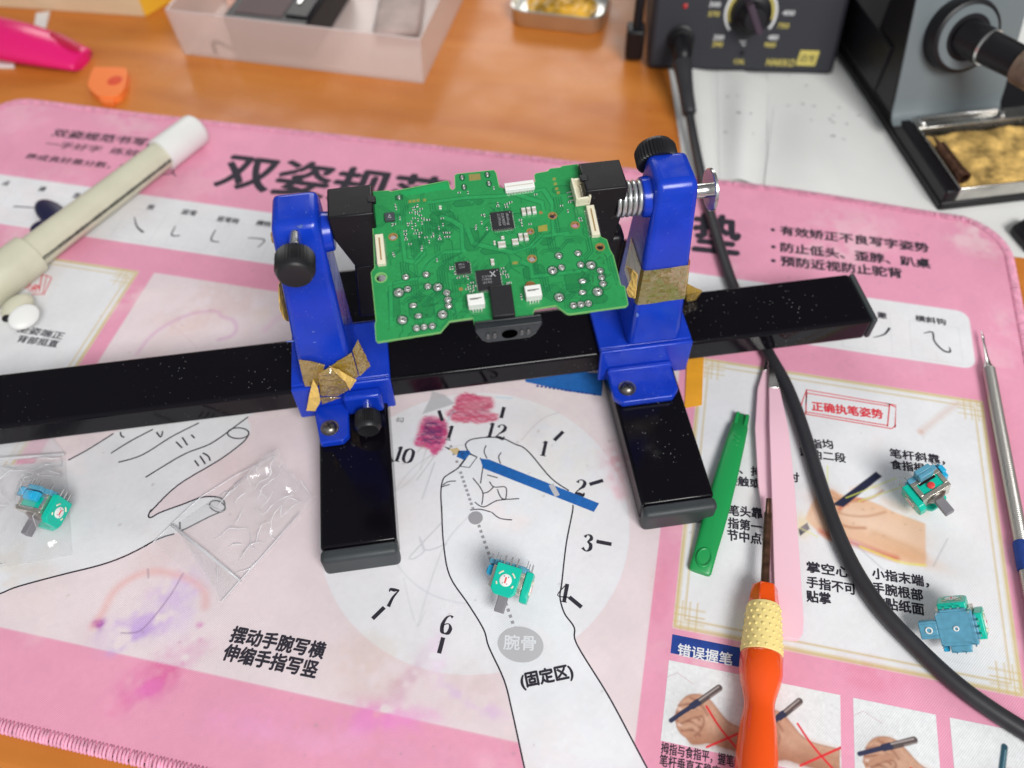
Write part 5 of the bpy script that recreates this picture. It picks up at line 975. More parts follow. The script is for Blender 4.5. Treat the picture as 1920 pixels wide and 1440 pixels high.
for i in range(7):
    t=10.4+i*2.75; r=6.5+(t-9.4)*.078
    for k in range(16):
        an=(k+.5*(i%2))*2*math.pi/16; q=a+d*t+r*(math.cos(an)*e+math.sin(an)*g); mb.sphere(q-.25*(math.cos(an)*e+math.sin(an)*g),.72,None,8,5)
mb.build('grip_dimples',M['yellow'],gr,smooth='all')
mb=MB(); mb.lathe(a,d,[(28.4,7.7),(29.5,8.1),(36,8.1),(40,7.4),(44,6.2),(47,5.6),(50,5.7),(56,6.7),(66,7.5),(78,7.7),(92,7.4),(104,6.6),(110,5.4),(112,3.0)],40); mb.build('orange_handle',M['orange'],t_,smooth='all')
# dental pick
a=np.array([*at(1845,640,3.6),3.2]); b=np.array([*at(1934,1120,3.6),3.6]); d=(b-a)/np.linalg.norm(b-a)
t_=thing('metal_probe','thin steel probe tool with knurled grey handle along the right edge of the mat','probe',(a[0],a[1],0))
mb=MB(); mb.lathe(a,d,[(-7,.35),(-4,.45),(-3.5,.75),(-1.5,.75),(0,.6),(4,.7),(10,.95),(14,1.6),(16,2.4),(17,2.7)],16); mb.build('probe_tip',M['steel'],t_,smooth=True)
mb=MB(); pr_=[(17,2.7)]
for i in range(170): t=17.5+i*1.0; pr_+= [(t,2.95),(t+.5,2.7)]
mb.lathe(a,d,pr_,20); mb.build('knurled_handle',mat('knurled_steel',(.50,.48,.45),.32,.9),t_,smooth=True)
mb=MB(); mb.lathe(a,d,[(110,3.15),(111,3.4),(122,3.4),(123,3.15)],20); mb.build('navy_band',M['ink_navy'],t_,smooth=True)  # navy band round the handle
# cream stylus with white cap
a=np.array([*at(357,251,10),10.2]); b=np.array([*at(20,506,10),10.2]); d=(b-a)/np.linalg.norm(b-a); Lb=np.linalg.norm(b-a); e=np.array([-d[1],d[0],0])
t_=thing('cream_stylus','thick cream stylus with white cap and dark seam lying across the upper left lettering','stylus',(a[0],a[1],0))
mb=MB(); mb.lathe(a,d,[(18,8.2),(Lb-14,8.9),(Lb-13.6,11.2),(Lb+30,11.6),(Lb+31,11)],36); br=mb.build('barrel',M['cream'],t_,smooth=True)
mb=MB(); mb.lathe(a,d,[(-7,2),(-6.6,7.8),(-5.4,9.2),(-3.5,9.8),(22,10.0),(23.5,10.0),(23.8,9.5),(23.8,8.0)],40); mb.build('end_cap',M['white'],t_,smooth=True,ang=35)
mb=MB(); rings=[]
for t in np.linspace(24,Lb-14,60):
    r=8.2+.7*(t-18)/(Lb-22)+.06; wd=.10+.035*abs(math.sin(t*1.7)+.6*math.sin(t*4.1)); c0=.02
    rings.append([tuple(a+d*t+r*(math.cos(an)*e+math.sin(an)*np.array([0,0,1]))) for an in (c0-wd,c0,c0+wd)])
mb.add([q for r_ in rings for q in r_],[(i*3+j,i*3+j+1,(i+1)*3+j+1,(i+1)*3+j) for i in range(len(rings)-1) for j in (0,1)]); mb.build('barrel_seam',mat('seam_dark',(.09,.095,.075),.7,var=.5,vscale=400),br)
bt=np.array([*at(45,594,10),10.0]); mb=MB(); X_=Matrix.Translation(tuple(bt))@Matrix.Rotation(math.atan2(d[1],d[0]),4,'Z')@Matrix.Rotation(-.5,4,'X')
mb.sphere((0,0,0),(8.0,6.0,1.9),None,28,10,X_); mb.build('round_button',M['white'],t_,smooth='all')
mb=MB(); mb.sphere((0,0,0),(9.0,6.0,5.0),None,24,10,Matrix.Translation((*at(30,572,8),6.5))@Matrix.Rotation(math.atan2(d[1],d[0]),4,'Z')); mb.build('button_mount',M['cream'],t_,smooth='all')
mb=MB(); X2=Matrix.Translation((*at(12,597,9),9.0)); mb.sphere((0,0,0),(2.2,2.2,1.6),None,14,8,X2); mb.build('button_socket',M['blackp'],t_,smooth='all')
# navy petal clip behind it
t_=thing('navy_clip','dark navy plastic piece like two leaves under the cream stylus','clip',(*at(90,410,0),0))
for (x0,y0),(x1,y1),w_ in (((76,380),(118,420),7.0),((60,432),(92,418),5.0)):
    a_=at(x0,y0,3); b_=at(x1,y1,3); dx=np.array(b_)-np.array(a_); Ln=np.linalg.norm(dx); mb=MB(); mb.sphere((0,0,0),(Ln*.62,w_,2.4),None,20,10,Matrix.Translation(((a_[0]+b_[0])/2,(a_[1]+b_[1])/2,2.6))@Matrix.Rotation(math.atan2(dx[1],dx[0]),4,'Z')); mb.build('leaf',M['navy'],t_,smooth='all')
# bags
def lattice(corners,n,m,hf):
    P=[np.array(c,float) for c in corners]; v=[]; 
    for j in range(m+1):
        for i in range(n+1):
            s,t=i/n,j/m; q=(P[0]*(1-s)+P[1]*s)*(1-t)+(P[3]*(1-s)+P[2]*s)*t; dx,dy,z=hf(s,t,q); v.append((q[0]+dx,q[1]+dy,z))
    return v,[(j*(n+1)+i,j*(n+1)+i+1,(j+1)*(n+1)+i+1,(j+1)*(n+1)+i) for j in range(m) for i in range(n)]
def crumple(s,t,seed):
    r=0
    for k in range(7):
        a=seed*1.7+k*2.399; f=3+k*2.1; r+=abs(math.sin(f*(s*math.cos(a)+t*math.sin(a))+k*1.3+seed))/(1.5+k*.6)
    return r
BC=[at(325,985,1),at(418,1128,1),at(592,935,1),at(512,856,1)]
JIT=np.random.default_rng(5)
def hfB(s,t,q):
    ed=min(1,6*min(s,1-s)); far=max(0,t-.45)/.55; c=crumple(s,t,3.1)-1.6
    return (far*2.2*math.sin(9*s+2)+JIT.normal(0,.35*far),far*3.6*math.sin(7*s)+JIT.normal(0,.35*far),.4+ed*(1.0+1.4*max(c,-.8)+far*(8.5+6.0*c)+abs(JIT.normal(0,.25+1.5*far))))
bagB=thing('clear_bag','empty crumpled clear zip bag lying beside the left black leg','plastic bag',(*at(460,990,0),0))
v,f=lattice(BC,20,26,hfB); mb=MB(); mb.add(v,[tri for a,b,c_,d_ in f for tri in ((a,b,c_),(a,c_,d_))]); mb.build('bag_front',M['bag'],bagB,smooth=True,ang=24)
v,f=lattice(BC,10,10,lambda s,t,q:(0,0,.2)); mb=MB(); mb.add(v,f); mb.build('bag_back',M['bag'],bagB)
mb=MB(); z1,z2=at(322,984,2),at(450,1088,2); q0=at(290,1015,1)
mb.tube([(*z1,1.7),((z1[0]+z2[0])/2,(z1[1]+z2[1])/2,1.9),(*z2,1.5)],[.7,.8,.6],8); mb.build('zip_strip',M['bag_zip'],bagB,smooth='all')
mb=MB(); lip=[at(322,984,1),at(287,1016,1),at(412,1130,1),at(450,1088,1)]; v,f=lattice(lip,14,6,lambda s,t,q:(0,0,.5+.5*math.sin(5*t+2*s)**2)); mb.add(v,f); mb.build('bag_lip',M['bag'],bagB,smooth='all')
mb=MB(); mb.tube([(*at(414,1128,.8),.8),(*at(490,1045,1),1.2),(*at(563,962,2),2.6)],.22,6); mb.tube([(*at(322,984,1),1.4),(*at(375,934,1.5),1.8),(*at(440,893,2),2.2),(*at(512,857,3),3.4)],.2,6); mb.tube([(*at(287,1016,1),.8),(*at(322,984,1),1.3)],.22,6); mb.build('sealed_edge',M['bag_edge'],bagB,smooth='all')
def creases(par,C,hf,n,t0,t1,seed):  # thin milky tubes along the folds, drawn in as their highlights
    g=np.random.default_rng(seed); P=[np.array(c,float) for c in C]; mb=MB()
    for i in range(n):
        s,t=g.uniform(.05,.95),g.uniform(t0,t1); a=g.uniform(0,6.28); pts=[]
        for k in range(int(g.integers(4,9))):
            q=(P[0]*(1-s)+P[1]*s)*(1-t)+(P[3]*(1-s)+P[2]*s)*t; dx,dy,z=hf(s,t,q); pts.append((q[0],q[1],z+.25)); a+=g.normal(0,.35); s=min(max(s+.05*math.cos(a),.03),.97); t=min(max(t+.05*math.sin(a),.02),.98)
        mb.tube(pts,list(np.interp(np.arange(len(pts)),[0,len(pts)/2,len(pts)-1],[.05,g.uniform(.16,.34),.05])),5)
    mb.build('crease_highlights',M['bag_edge'],par,smooth='all')
creases(bagB,BC,hfB,26,.45,.98,11); creases(bagB,BC,hfB,7,.05,.5,12)
BA=[at(-130,1090,1),at(120,1075,1),at(150,905,1),at(-110,905,1)]
jp=np.array(j4.location)/S
def hfA(s,t,q):
    r=math.hypot(q[0]-jp[0],q[1]-jp[1]-3); ed=min(1,7*min(s,1-s))*min(1,6*min(t,1.15-t)); c=crumple(s,t,7.7)-1.6
    return (0,0,.4+ed*(1.2+1.2*max(c,-.7)+17.5*math.exp(-(r/15)**4)+4*math.exp(-(r/26)**2)+abs(JIT.normal(0,.55))))
bagA=thing('clear_bag','clear zip bag holding a thumbstick module at the left edge of the mat','plastic bag',(*at(60,980,0),0))
BA2=[at(-130,1085,1),at(135,1040,1),at(122,850,1),at(-120,880,1)]
v,f=lattice(BA2,34,30,hfA); mb=MB(); mb.add(v,[tri for a,b,c_,d_ in f for tri in ((a,b,c_),(a,c_,d_))]); mb.build('bag_front',M['bag'],bagA,smooth=True,ang=24)
creases(bagA,BA2,hfA,34,.05,.95,13)
lip=[at(-120,880,1),at(122,850,1),at(92,814,4),at(-110,845,4)]; v,f=lattice(lip,20,6,lambda s,t,q:(0,0,.8+1.4*t+.6*math.sin(6*s))); mb=MB(); mb.add(v,f); mb.build('bag_lip',M['bag_zip'],bagA,smooth='all')
mb=MB(); mb.tube([(*at(-120,882,1.5),1.6),(*at(0,862,1.5),2.2),(*at(121,851,1.5),1.5)],[.8,.9,.7],8); mb.build('zip_strip',M['bag_zip'],bagA,smooth='all')
v,f=lattice(BA2,8,8,lambda s,t,q:(0,0,.18)); mb=MB(); mb.add(v,f); mb.build('bag_back',M['bag'],bagA)

# ------------------------------------------------------------------ things on the wood behind the mat
ZT0=ZT+.02
# papers under the soldering station
def paper(label,pts,z,curl=0.0,marks=0):
    P=[np.array(p,float) for p in pts]; v,f=lattice([(*p,) for p in P],24,24,lambda s,t,q:(0,0,z+curl*math.sin(math.pi*s)**2*(.25+.75*math.sin(math.pi*min(1,.15+t*.8)))))
    t=thing('paper_sheet',label,'paper',(P[0][0],P[0][1],ZT),None,'white papers under the soldering station'); mb=MB(); mb.add(v,f); mb.build('sheet',M['paper'],t,smooth='all')
    if marks:
        mk=MB()
        for i in range(marks):
            s,tt=rng.uniform(.12,.8),rng.uniform(.35,.95); q=(P[0]*(1-s)+P[1]*s)*(1-tt)+(P[3]*(1-s)+P[2]*s)*tt; k=rng.uniform(.5,1.6)
            mk.ribbon([q-np.array([k,0]),q+np.array([k,rng.uniform(-.6,.6)])],rng.uniform(.4,1.2),z+curl*math.sin(math.pi*s)**2*(.25+.75*math.sin(math.pi*min(1,.15+tt*.8)))+.25)
        mk.build('print_marks',M['paper_print'],t)
paper('broad white paper sheet spread under the soldering station and iron stand',[(76,215),(420,215),(420,560),(10,560)],ZT0+.2)
paper('narrow folded white paper strip under the iron cable beside the bare wood',[at(1300,330,-2),at(1345,330,-2),at(1330,100,-2),at(1250,110,-2)],ZT0+.35,4.5)
paper('white paper sheet with small printed marks beside the iron stand',[at(1440,345,-1),at(1790,430,-1),at(1580,100,-1),at(1440,130,-1)],ZT0+.65,2.2,18)
paper('blank white paper corner lying on top of the printed sheet in front of the station',[at(1434,345,0),at(1640,385,0),at(1560,235,0),at(1452,196,0)],ZT0+1.0,3.0)
paper('white paper strip between the folded strip and the printed sheet',[at(1350,335,-1),at(1425,345,-1),at(1448,150,-1),at(1345,120,-1)],ZT0+.5,5.0,6)
# soldering station
A0=np.array([*at(1218,131,ZT0+2),ZT0+2.0]); B0=np.array([*at(1556,143,ZT0+2),ZT0+2.0]); ex=B0-A0; ex[2]=0; WS=np.linalg.norm(ex); ex/=WS; bk=np.array([-ex[1],ex[0],0]); le=math.radians(18); up=np.array([0,0,math.cos(le)])+bk*math.sin(le); nf=np.cross(ex,up)
SX=Matrix(((ex[0],bk[0],0,A0[0]),(ex[1],bk[1],0,A0[1]),(0,0,1,A0[2]),(0,0,0,1)))
st=thing('soldering_station','black analog soldering station with round dial and yellow lettering, back right on the papers','soldering station',tuple(A0))
H_=95; dx_=H_*math.tan(le); mb=MB()
def SP(x,y,z): return tuple(SX@Vector((x,y,z)))
mb.loft([[SP(-2,0,0),SP(-2,150,0),SP(-2,150,H_),SP(-2,dx_,H_)],[SP(WS+2,0,0),SP(WS+2,150,0),SP(WS+2,150,H_),SP(WS+2,dx_,H_)]]); mb.build('enclosure',M['station'],st,bevel=3.5,seg=3)
def panel(px,py): q=onplane(px,py,A0,nf)-A0; return (float(q@ex),float(q@up))
FR=(A0+nf*0,ex,up,nf); n0=.35
mb=MB(); k0=panel(1408,24); O_=A0+ex*k0[0]+up*k0[1]
mb.lathe(O_,nf,[(0,12.8),(5,12.4),(6,10.5),(7,8.5),(18,7.6),(19.5,6.6),(19.6,4)],40); kb=mb.build('dial_knob',M['blackp'],st,smooth=True)
mb=MB(); q=O_+nf*13; mb.box((-2.2,-9.6,-8),(2.2,9.6,7.2),None,Matrix(((ex[0],up[0],nf[0],q[0]),(ex[1],up[1],nf[1],q[1]),(ex[2],up[2],nf[2],q[2]),(0,0,0,1)))@Matrix.Rotation(.5,4,'Z')); mb.build('dial_pointer',mat('dial_grip',(.05,.03,.05),.5),kb,bevel=.8)
pm=MB()
def arc(r,a0,a1,wd,m):
    P=[O_+nf*n0+ex*r*math.cos(a)+up*r*math.sin(a) for a in np.linspace(a0,a1,40)]; Q=[O_+nf*n0+ex*(r+wd)*math.cos(a)+up*(r+wd)*math.sin(a) for a in np.linspace(a0,a1,40)]; pm.add(P+Q,[(i,i+1,41+i,40+i) for i in range(39)],m)
arc(15.2,math.radians(-35),math.radians(222),1.5,M['label_white']); arc(13.2,math.radians(-15),math.radians(205),1.5,M['label_yellow'])
def PT(s,px,py,wd,h,m):
    c=panel(px,py); put_text(pm,s,(c[0]-wd/2,c[1]-h/2),(c[0]+wd/2,c[1]-h/2),h,n0,m,.02,FR,.12)
for s,x,y,w_,m in (('300',1340,8,7,'label_white'),('570',1338,26,7,'label_yellow'),('200',1347,70,6.5,'label_white'),('390',1345,83,6.5,'label_yellow'),('400',1478,24,7.5,'label_white'),('750',1468,48,7,'label_yellow'),('480',1449,70,6.5,'label_white'),('900',1443,84,7,'label_yellow'),('°C',1392,80,4,'label_white')): PT(s,x,y,w_,3.0,M[m])
PT('CAL',1386,115,7,2.8,M['label_yellow']); PT('HAKKO',1463,117,18,4.4,M['label_yellow'])
c=panel(1514,109); pm.add([tuple(A0+nf*n0+ex*(c[0]+x)+up*(c[1]+y)) for x,y in ((-6.6,-4.6),(5.6,-4.6),(6.8,4.8),(-5.4,4.8))],[(0,1,2,3)],M['label_yellow'])
put_text(pm,'白光',(c[0]-4.6,c[1]-2.8),(c[0]+4.6,c[1]-2.8),5.6,n0+.1,M['station'],.01,FR,.12)
for px,py,r in ((1391,99,1.7),): q=panel(px,py); O2=A0+ex*q[0]+up*q[1]; pm.lathe(O2,nf,[(-1,r),(n0+.05,r)],16,M['blackp'])
pm.build('panel_print',None,st)
q=panel(1285,11); O2=A0+ex*q[0]+up*q[1]; mb=MB(); mb.lathe(O2,nf,[(0,1.6),(.9,1.4),(1.3,.7)],16); mb.build('indicator_lamp',M['gunk'],st,smooth=True)
q=panel(1277,72); O3=A0+ex*q[0]+up*q[1]; mb=MB(); mb.lathe(O3,nf,[(0,8.6),(3,8.6),(3.5,7.4),(10,7.2),(10.2,6.2)],28); mb.build('cable_socket',M['blackp'],st,smooth=True)
mb=MB(); mb.tube([SP(-11,14,0),SP(-10.5,14,20),SP(-10,22,50),SP(-9,40,90)],[3.4,3.2,3.0,3.0],12); mb.box(tuple(np.array((-17,8,1))),(-5,22,22),None,SX); mb.build('mains_switch',M['blackp'],st,bevel=2,seg=3)
# iron cable: plug, strain relief, long lead
cb=thing('iron_cable','black soldering iron cable running from the station under the bar to the lower right corner','cable',(*at(1440,660,0),0))
s0=O3+nf*9.5; s1=np.array([*at(1279,118,20),20.0]); s2=np.array([*at(1287,175,12),12.0]); s3=np.array([*at(1293,215,8),8.0])
mb=MB(); mb.tube([s0,s0+nf*6,s0*.35+s1*.65+np.array([0,0,2]),s1],[6.4,6.6,6.0,5.2],20); mb.build('plug',M['blackp'],cb,smooth='all')
mb=MB(); mb.tube([s1,s1*.96+s2*.04,s1*.5+s2*.5,s2,s2*.1+s3*.9,s3],[6.0,6.1,5.2,4.6,4.4,3.0],18); mb.build('strain_relief',M['cable'],cb,smooth='all')
pts=[s3]+[np.array([*at(x,y,z),z]) for x,y,z in ((1301,260,5),(1311,310,3.6),(1325,375,3.3),(1341,432,3.3),(1360,495,3.3),(1376,540,3.3),(1404,598,3.3),(1440,662,3.3),(1470,715,3.3),(1493,770,3.4),(1513,830,3.4),(1535,900,3.4),(1560,975,3.5),(1598,1060,3.5),(1650,1140,3.5),(1717,1212,3.5),(1790,1280,3.5),(1860,1332,3.5),(1960,1395,3.5),(2100,1480,3.5))]
mb=MB(); sm=smoothline(pts,6); mb.tube(sm,list(np.interp(np.arange(len(sm)),[0,40,len(sm)],[2.7,3.0,3.45])),16); mb.build('lead',M['cable'],cb,smooth='all')
# iron stand
O5=np.array([*at(1757,397,ZT0),ZT0]); e1=np.array([*at(1920,378,ZT0),ZT0])-O5; e1/=np.linalg.norm(e1); e2=np.array([-e1[1],e1[0],0])
SX2=Matrix(((e1[0],e2[0],0,O5[0]),(e1[1],e2[1],0,O5[1]),(0,0,1,O5[2]),(0,0,0,1)))
def Q(x,y,z): return tuple(SX2@Vector((x,y,z)))
sd=thing('iron_stand','black soldering iron stand with grey metal holder plate and a steel sponge tray','iron stand',tuple(O5))
mb=MB(); mb.box((0,0,0),(95,190,6),None,SX2); mb.box((0,.01,6),(7.8,190,14.5),None,SX2); mb.box((0,66,6),(95,190,13.5),None,SX2); mb.build('base',M['blackp'],sd,bevel=1.2)
mb=MB(); ty0,ty1,tx0,tx1=.8,64,8,90
for lo_,hi_ in (((tx0,ty0,6),(tx1,ty0+1.2,15)),((tx0,ty1-1.2,6),(tx1,ty1,15)),((tx0,ty0,6),(tx0+1.2,ty1,15)),((tx1-1.2,ty0,6),(tx1,ty1,15)),((tx0,ty0,6),(tx1,ty1,7.2))): mb.box(lo_,hi_,None,SX2)
mb.box((tx0-.2,ty1-9,13.6),(tx1,ty1+1.5,15.2),None,SX2); tr=mb.build('sponge_tray',M['tray_steel'],sd,bevel=.5)
mb=MB(); mb.tube([Q(tx0+4,ty1-8,16),Q(tx0+2,ty1-4,16.3),Q(tx0+4,ty1-1,16.3),Q(tx1-30,ty1-1,16.3),Q(tx1-27,ty1-4,16.3),Q(tx1-30,ty1-8,16)],1.4,8); mb.build('wire_clip',M['steel'],tr,smooth='all')
mb=MB(); v=[];
for j in range(31):
    for i in range(41): x=tx0+3+(tx1-tx0-6)*i/40; y=ty0+2.5+(ty1-ty0-13)*j/30; v.append(Q(x,y,11.5+rng.normal(0,.28)+1.2*math.sin(i*.4)*math.sin(j*.35)-(2.2 if (i in (0,40) or j in (0,30)) else 0)))
mb.add(v,[(j*41+i,j*41+i+1,(j+1)*41+i+1,(j+1)*41+i) for j in range(30) for i in range(40)]); sp=mb.build('cleaning_sponge',M['sponge'],None,smooth='all',off=tuple(np.array(Q(45,30,7))))
tag(sp,'burnt yellow cleaning sponge lying in the steel tray of the iron stand','sponge')
a_=np.array([*at(1748,268,10),13.5]); b_=np.array([*at(1805,340,12),14.2]); dd=(b_-a_)/np.linalg.norm(b_-a_); Lt=np.linalg.norm(b_-a_)
mb=MB(); mb.lathe(a_,dd,[(-1,.6),(6,1.3),(7.5,3.0),(Lt-4,3.2),(Lt-3.8,3.7),(Lt,3.8),(Lt,2.4),(Lt-4,2.2)],20); tag(mb.build('soldering_tip',M['tip'],None,smooth=True,off=tuple(a_)),'burnt brown soldering tip lying on the yellow sponge','soldering tip')
# holder plate and ring
py0=70
mb=MB(); pr2=[(py0-9,13.7),(py0-5,14.6),(py0-1.5,18),(py0+1,25),(py0+20,80),(py0+24,92)]; rings=[[Q(-6 if k<2 else -4,y,z),Q(80,y,z)] for k,(y,z) in enumerate(pr2)]
r1=[]; 
for k,(y,z) in enumerate(pr2): r1.append([Q(-5+2.5*k/5,y,z),Q(64+2.5*k/5,y,z),Q(64+2.5*k/5,y+1.6,z-.3),Q(-5+2.5*k/5,y+1.6,z-.3)])
mb.loft(r1); mb.build('holder_plate',M['grey_metal'],sd,bevel=.4)
mb=MB(); mb.loft([[Q(-2,py0+3,13.5),Q(62,py0+3,13.5),Q(62,py0+48,13.5),Q(-2,py0+48,13.5)],[Q(0,py0+28,90),Q(64,py0+28,90),Q(64,py0+48,90),Q(0,py0+48,90)]]); mb.box((-3,py0+26,13.4),(64,188,44),None,SX2); mb.build('holder_body',M['blackp'],sd,bevel=1)
nP=np.cross(np.array(e1),np.array([0,0,1])*59+e2*21); nP/=np.linalg.norm(nP); Pp=np.array(Q(0,py0+1,21))
rc=onplane(1815,70,Pp+nP*12,nP); fr_=nP
mb=MB(); base_=rc-nP*12; mb.lathe(base_,nP,[(0,20.5),(9,20.5),(11.5,19.5),(12.2,18)],44); rg=mb.build('iron_ring',M['blackp'],sd,smooth=True)
mb=MB(); n=44; ee=np.array(e1); gg=np.cross(nP,ee)
mb.add([rc+nP*z+r*(math.cos(2*math.pi*k/n)*ee+math.sin(2*math.pi*k/n)*gg) for r,z in ((17.6,.1),(17.2,.8),(13.0,.8),(11.6,-2)) for k in range(n)],[(i*n+k,i*n+(k+1)%n,(i+1)*n+(k+1)%n,(i+1)*n+k) for i in range(3) for k in range(n)]); mb.build('ring_face',M['grey_metal'],rg,smooth=True)
mb=MB(); mb.lathe(rc,nP,[(.3,12.2),(.5,12.2),(.6,2)],36); mb.build('ring_bore',M['blackp'],rg,smooth=True)
ir=thing('soldering_iron','black soldering iron resting in the ring of the stand with grimy end','soldering iron',tuple(rc))
i1=np.array([*at(1800,75,rc[2]+2),rc[2]+2]); t1=onplane(1925,125,rc+nP*35,nP); dd=(t1-rc)/np.linalg.norm(t1-rc); 
mb=MB(); mb.lathe(rc-dd*2,dd,[(0,10.2),(14,10),(14.5,9.2),(40,8.6),(40.5,9.4),(70,9)],28); mb.build('barrel',M['blackp'],ir,smooth=True)
mb=MB(); mb.lathe(rc+dd*13,dd,[(0,9.9),(1.6,9.9)],28); mb.build('collar_ring',M['steel'],ir,smooth=True)
mb=MB(); mb.lathe(rc+dd*36,dd,[(0,10.2),(20,11),(40,11)],24); mb.build('grimy_end',mat('grimy_brown',(.20,.14,.10),.5,.3,var=.5,vscale=120),ir,smooth=True)
# dark clip at the right edge of the mat
mb=MB(); q=[at(1896,425,2),at(1925,408,2),at(1960,440,2),at(1935,470,2)]; mb.loft([[(x,y,ZT+.4) for x,y in q],[(x,y,4) for x,y in q]]); tag(mb.build('black_clip',M['blackp'],None,bevel=2,off=(*at(1910,440,0),0)),'small black plastic piece on the paper at the right edge','plastic piece')
# tin of rosin
tz=ZT+12; c0=np.array(at(1045,-30,tz)); ang=math.atan2(at(1110,62,-3)[1]-at(985,48,-3)[1],at(1110,62,-3)[0]-at(985,48,-3)[0])
def rrect(hx,hy,r,k=6):
    P=[]
    for cx,cy,a0 in ((hx-r,hy-r,0),(-hx+r,hy-r,90),(-hx+r,-hy+r,180),(hx-r,-hy+r,270)):
        P+= [(cx+r*math.cos(math.radians(a0+90*i/k)),cy+r*math.sin(math.radians(a0+90*i/k))) for i in range(k+1)]
    return P
f0=np.array(at(1040,60,ZT)); hx,hy=33,27; cc=f0+np.array([-math.sin(ang),math.cos(ang)])*hy
def RT(P,c,a,z): return [(c[0]+x*math.cos(a)-y*math.sin(a),c[1]+x*math.sin(a)+y*math.cos(a),z) for x,y in P]
tn=thing('rosin_tin','small open metal tin of amber rosin on the wood behind the board','tin',(*cc,ZT))
mb=MB(); mb.loft([RT(rrect(hx-1.5,hy-1.5,10),cc,ang,ZT0),RT(rrect(hx,hy,11),cc,ang,ZT0+1.8),RT(rrect(hx,hy,11),cc,ang,ZT+12),RT(rrect(hx+.5,hy+.5,11.5),cc,ang,ZT+12.7),RT(rrect(hx-.6,hy-.6,11),cc,ang,ZT+13.2),RT(rrect(hx-1.2,hy-1.2,10.5),cc,ang,ZT+12.2),RT(rrect(hx-1.4,hy-1.4,10.5),cc,ang,ZT+2.5)]); mb.build('tin_body',M['tin'],tn,smooth=True,ang=50)
mb=MB(); n=28; v=[(*cc,ZT+7.5)]; 
for r_ in np.linspace(.15,1,9):
    for k in range(n): a=k*2*math.pi/n; q=RT([(26*r_*math.cos(a),21*r_*math.sin(a)+2)],cc,ang,ZT+4.2+3.5*(1-r_)+rng.normal(0,.7))[0]; v.append(q)
mb.add(v,[(0,1+k,1+(k+1)%n) for k in range(n)]+[(1+j*n+k,1+j*n+(k+1)%n,1+(j+1)*n+(k+1)%n,1+(j+1)*n+k) for j in range(8) for k in range(n)]); tag(mb.build('rosin',M['rosin'],None,off=(*cc,ZT+2)),'amber rosin lump inside the small metal tin','rosin')
# frosted tray
t0=np.array(at(345,103,ZT)); t1=np.array(at(795,158,ZT)); ax_=(t1-t0); WT=np.linalg.norm(ax_); ax_/=WT; ay_=np.array([-ax_[1],ax_[0]]); HT=33
def TR(x,y,z): q=t0+ax_*x+ay_*y; return (q[0],q[1],ZT0+z)
ty=thing('frosted_tray','frosted clear plastic tray holding black electronic parts at the top of the photo','plastic tray',(*t0,ZT))
out=lambda z,g:[TR(-g,-g,z),TR(WT+g,-g,z),TR(WT+g,150+g,z),TR(-g,150+g,z)]
g1=1.5
mb=MB(); mb.loft([out(0,0),out(HT,g1),out(HT+1,g1+.2),out(HT+1,g1-1.6),out(HT,g1-1.6),out(1.4,-1.6)]); mb.build('tray_shell',M['tray'],ty,bevel=1.2)
def block(name,label,cat,x0,y0,x1,y1,z0,z1,m,rot=0,bev=1.5):
    c=TR((x0+x1)/2,(y0+y1)/2,0); X_=Matrix.Translation((c[0],c[1],ZT0))@Matrix.Rotation(math.atan2(ax_[1],ax_[0])+rot,4,'Z'); t=thing(name,label,cat,(c[0],c[1],ZT0+z0)); mb=MB(); mb.box((-(x1-x0)/2,-(y1-y0)/2,z0),((x1-x0)/2,(y1-y0)/2,z1),None,X_); mb.build('case',m,t,bevel=bev); return t,X_
bx,X_=block('black_device','black glossy electronic device standing in the frosted tray','electronic device',32,10,92,95,1.6,26,M['blackp'])
mb=MB(); mb.box((-24,-36,26.05),(10,44,26.4),None,X_); mb.build('screen',M['screen'],bx); 
mb=MB(); mb.box((12,-34,26.02),(28,44,27.5),None,X_); mb.build('side_module',M['blackp'],bx,bevel=.6); mb=MB(); mb.box((18,6,27.5),(24,10,27.8),None,X_); mb.box((16,-20,27.5),(18,-6,28.4),None,X_); mb.build('metal_contacts',M['steel'],bx)
cbk=MB(); cbk.tube(smoothline([TR(24,2.5,3),TR(24,2.2,9),TR(26,2.2,12),TR(31,2.4,11),TR(38,3,7),TR(60,3,4)],5),1.5,10); tag(cbk.build('black_wire',M['cable'],None,smooth='all',off=TR(24,2,0)),'short hooked black wire inside the frosted tray','wire')
pk,X_=block('shading_block','soft grey brown block standing for brown shading in the right half of the frosted tray','brown_shading',118,45,150,110,1.6,9,mat('brown_shading',(.46,.36,.33),.75,0,var=.2,vscale=60),.2,3)  # block put in for the faint brown shading inside the tray
pc_,X_=block('pink_card','pale pink plastic card leaning in the left of the frosted tray','card',4,60,30,130,1.6,16,M['pink_card'],.1,1)
# magenta case, orange lid, cream box
p0=np.array([*at(-70,62,8),9.0]); p1=np.array([*at(148,96,8),7.0]); d=(p1-p0)/np.linalg.norm(p1-p0); e=np.array([-d[1],d[0],0]); Lm=np.linalg.norm(p1-p0)
mg=thing('magenta_case','glossy hot pink plastic tool handle with scooped end at the upper left','pink handle',(*p0[:2],ZT))
rings=[]; n=28
for t,wy,h,zb_ in ((0,19,22,0),(Lm*.3,19,22,0),(Lm*.55,18,20,0),(Lm*.8,15.5,15,0),(Lm*.93,13,10.5,0),(Lm*.985,12,9,0),(Lm,11,8,0)):
    c=p0+d*t; rings.append([(*(c[:2]+e[:2]*wy*math.cos(a)*(1 if math.sin(a)>0 else 1)),ZT0+h*(.5+.5*math.sin(a))*1.0) for a in np.linspace(0,2*math.pi,n,endpoint=False)])
mb=MB(); mb.loft(rings); mb.build('handle_shell',M['magenta'],mg,smooth=True,ang=60)
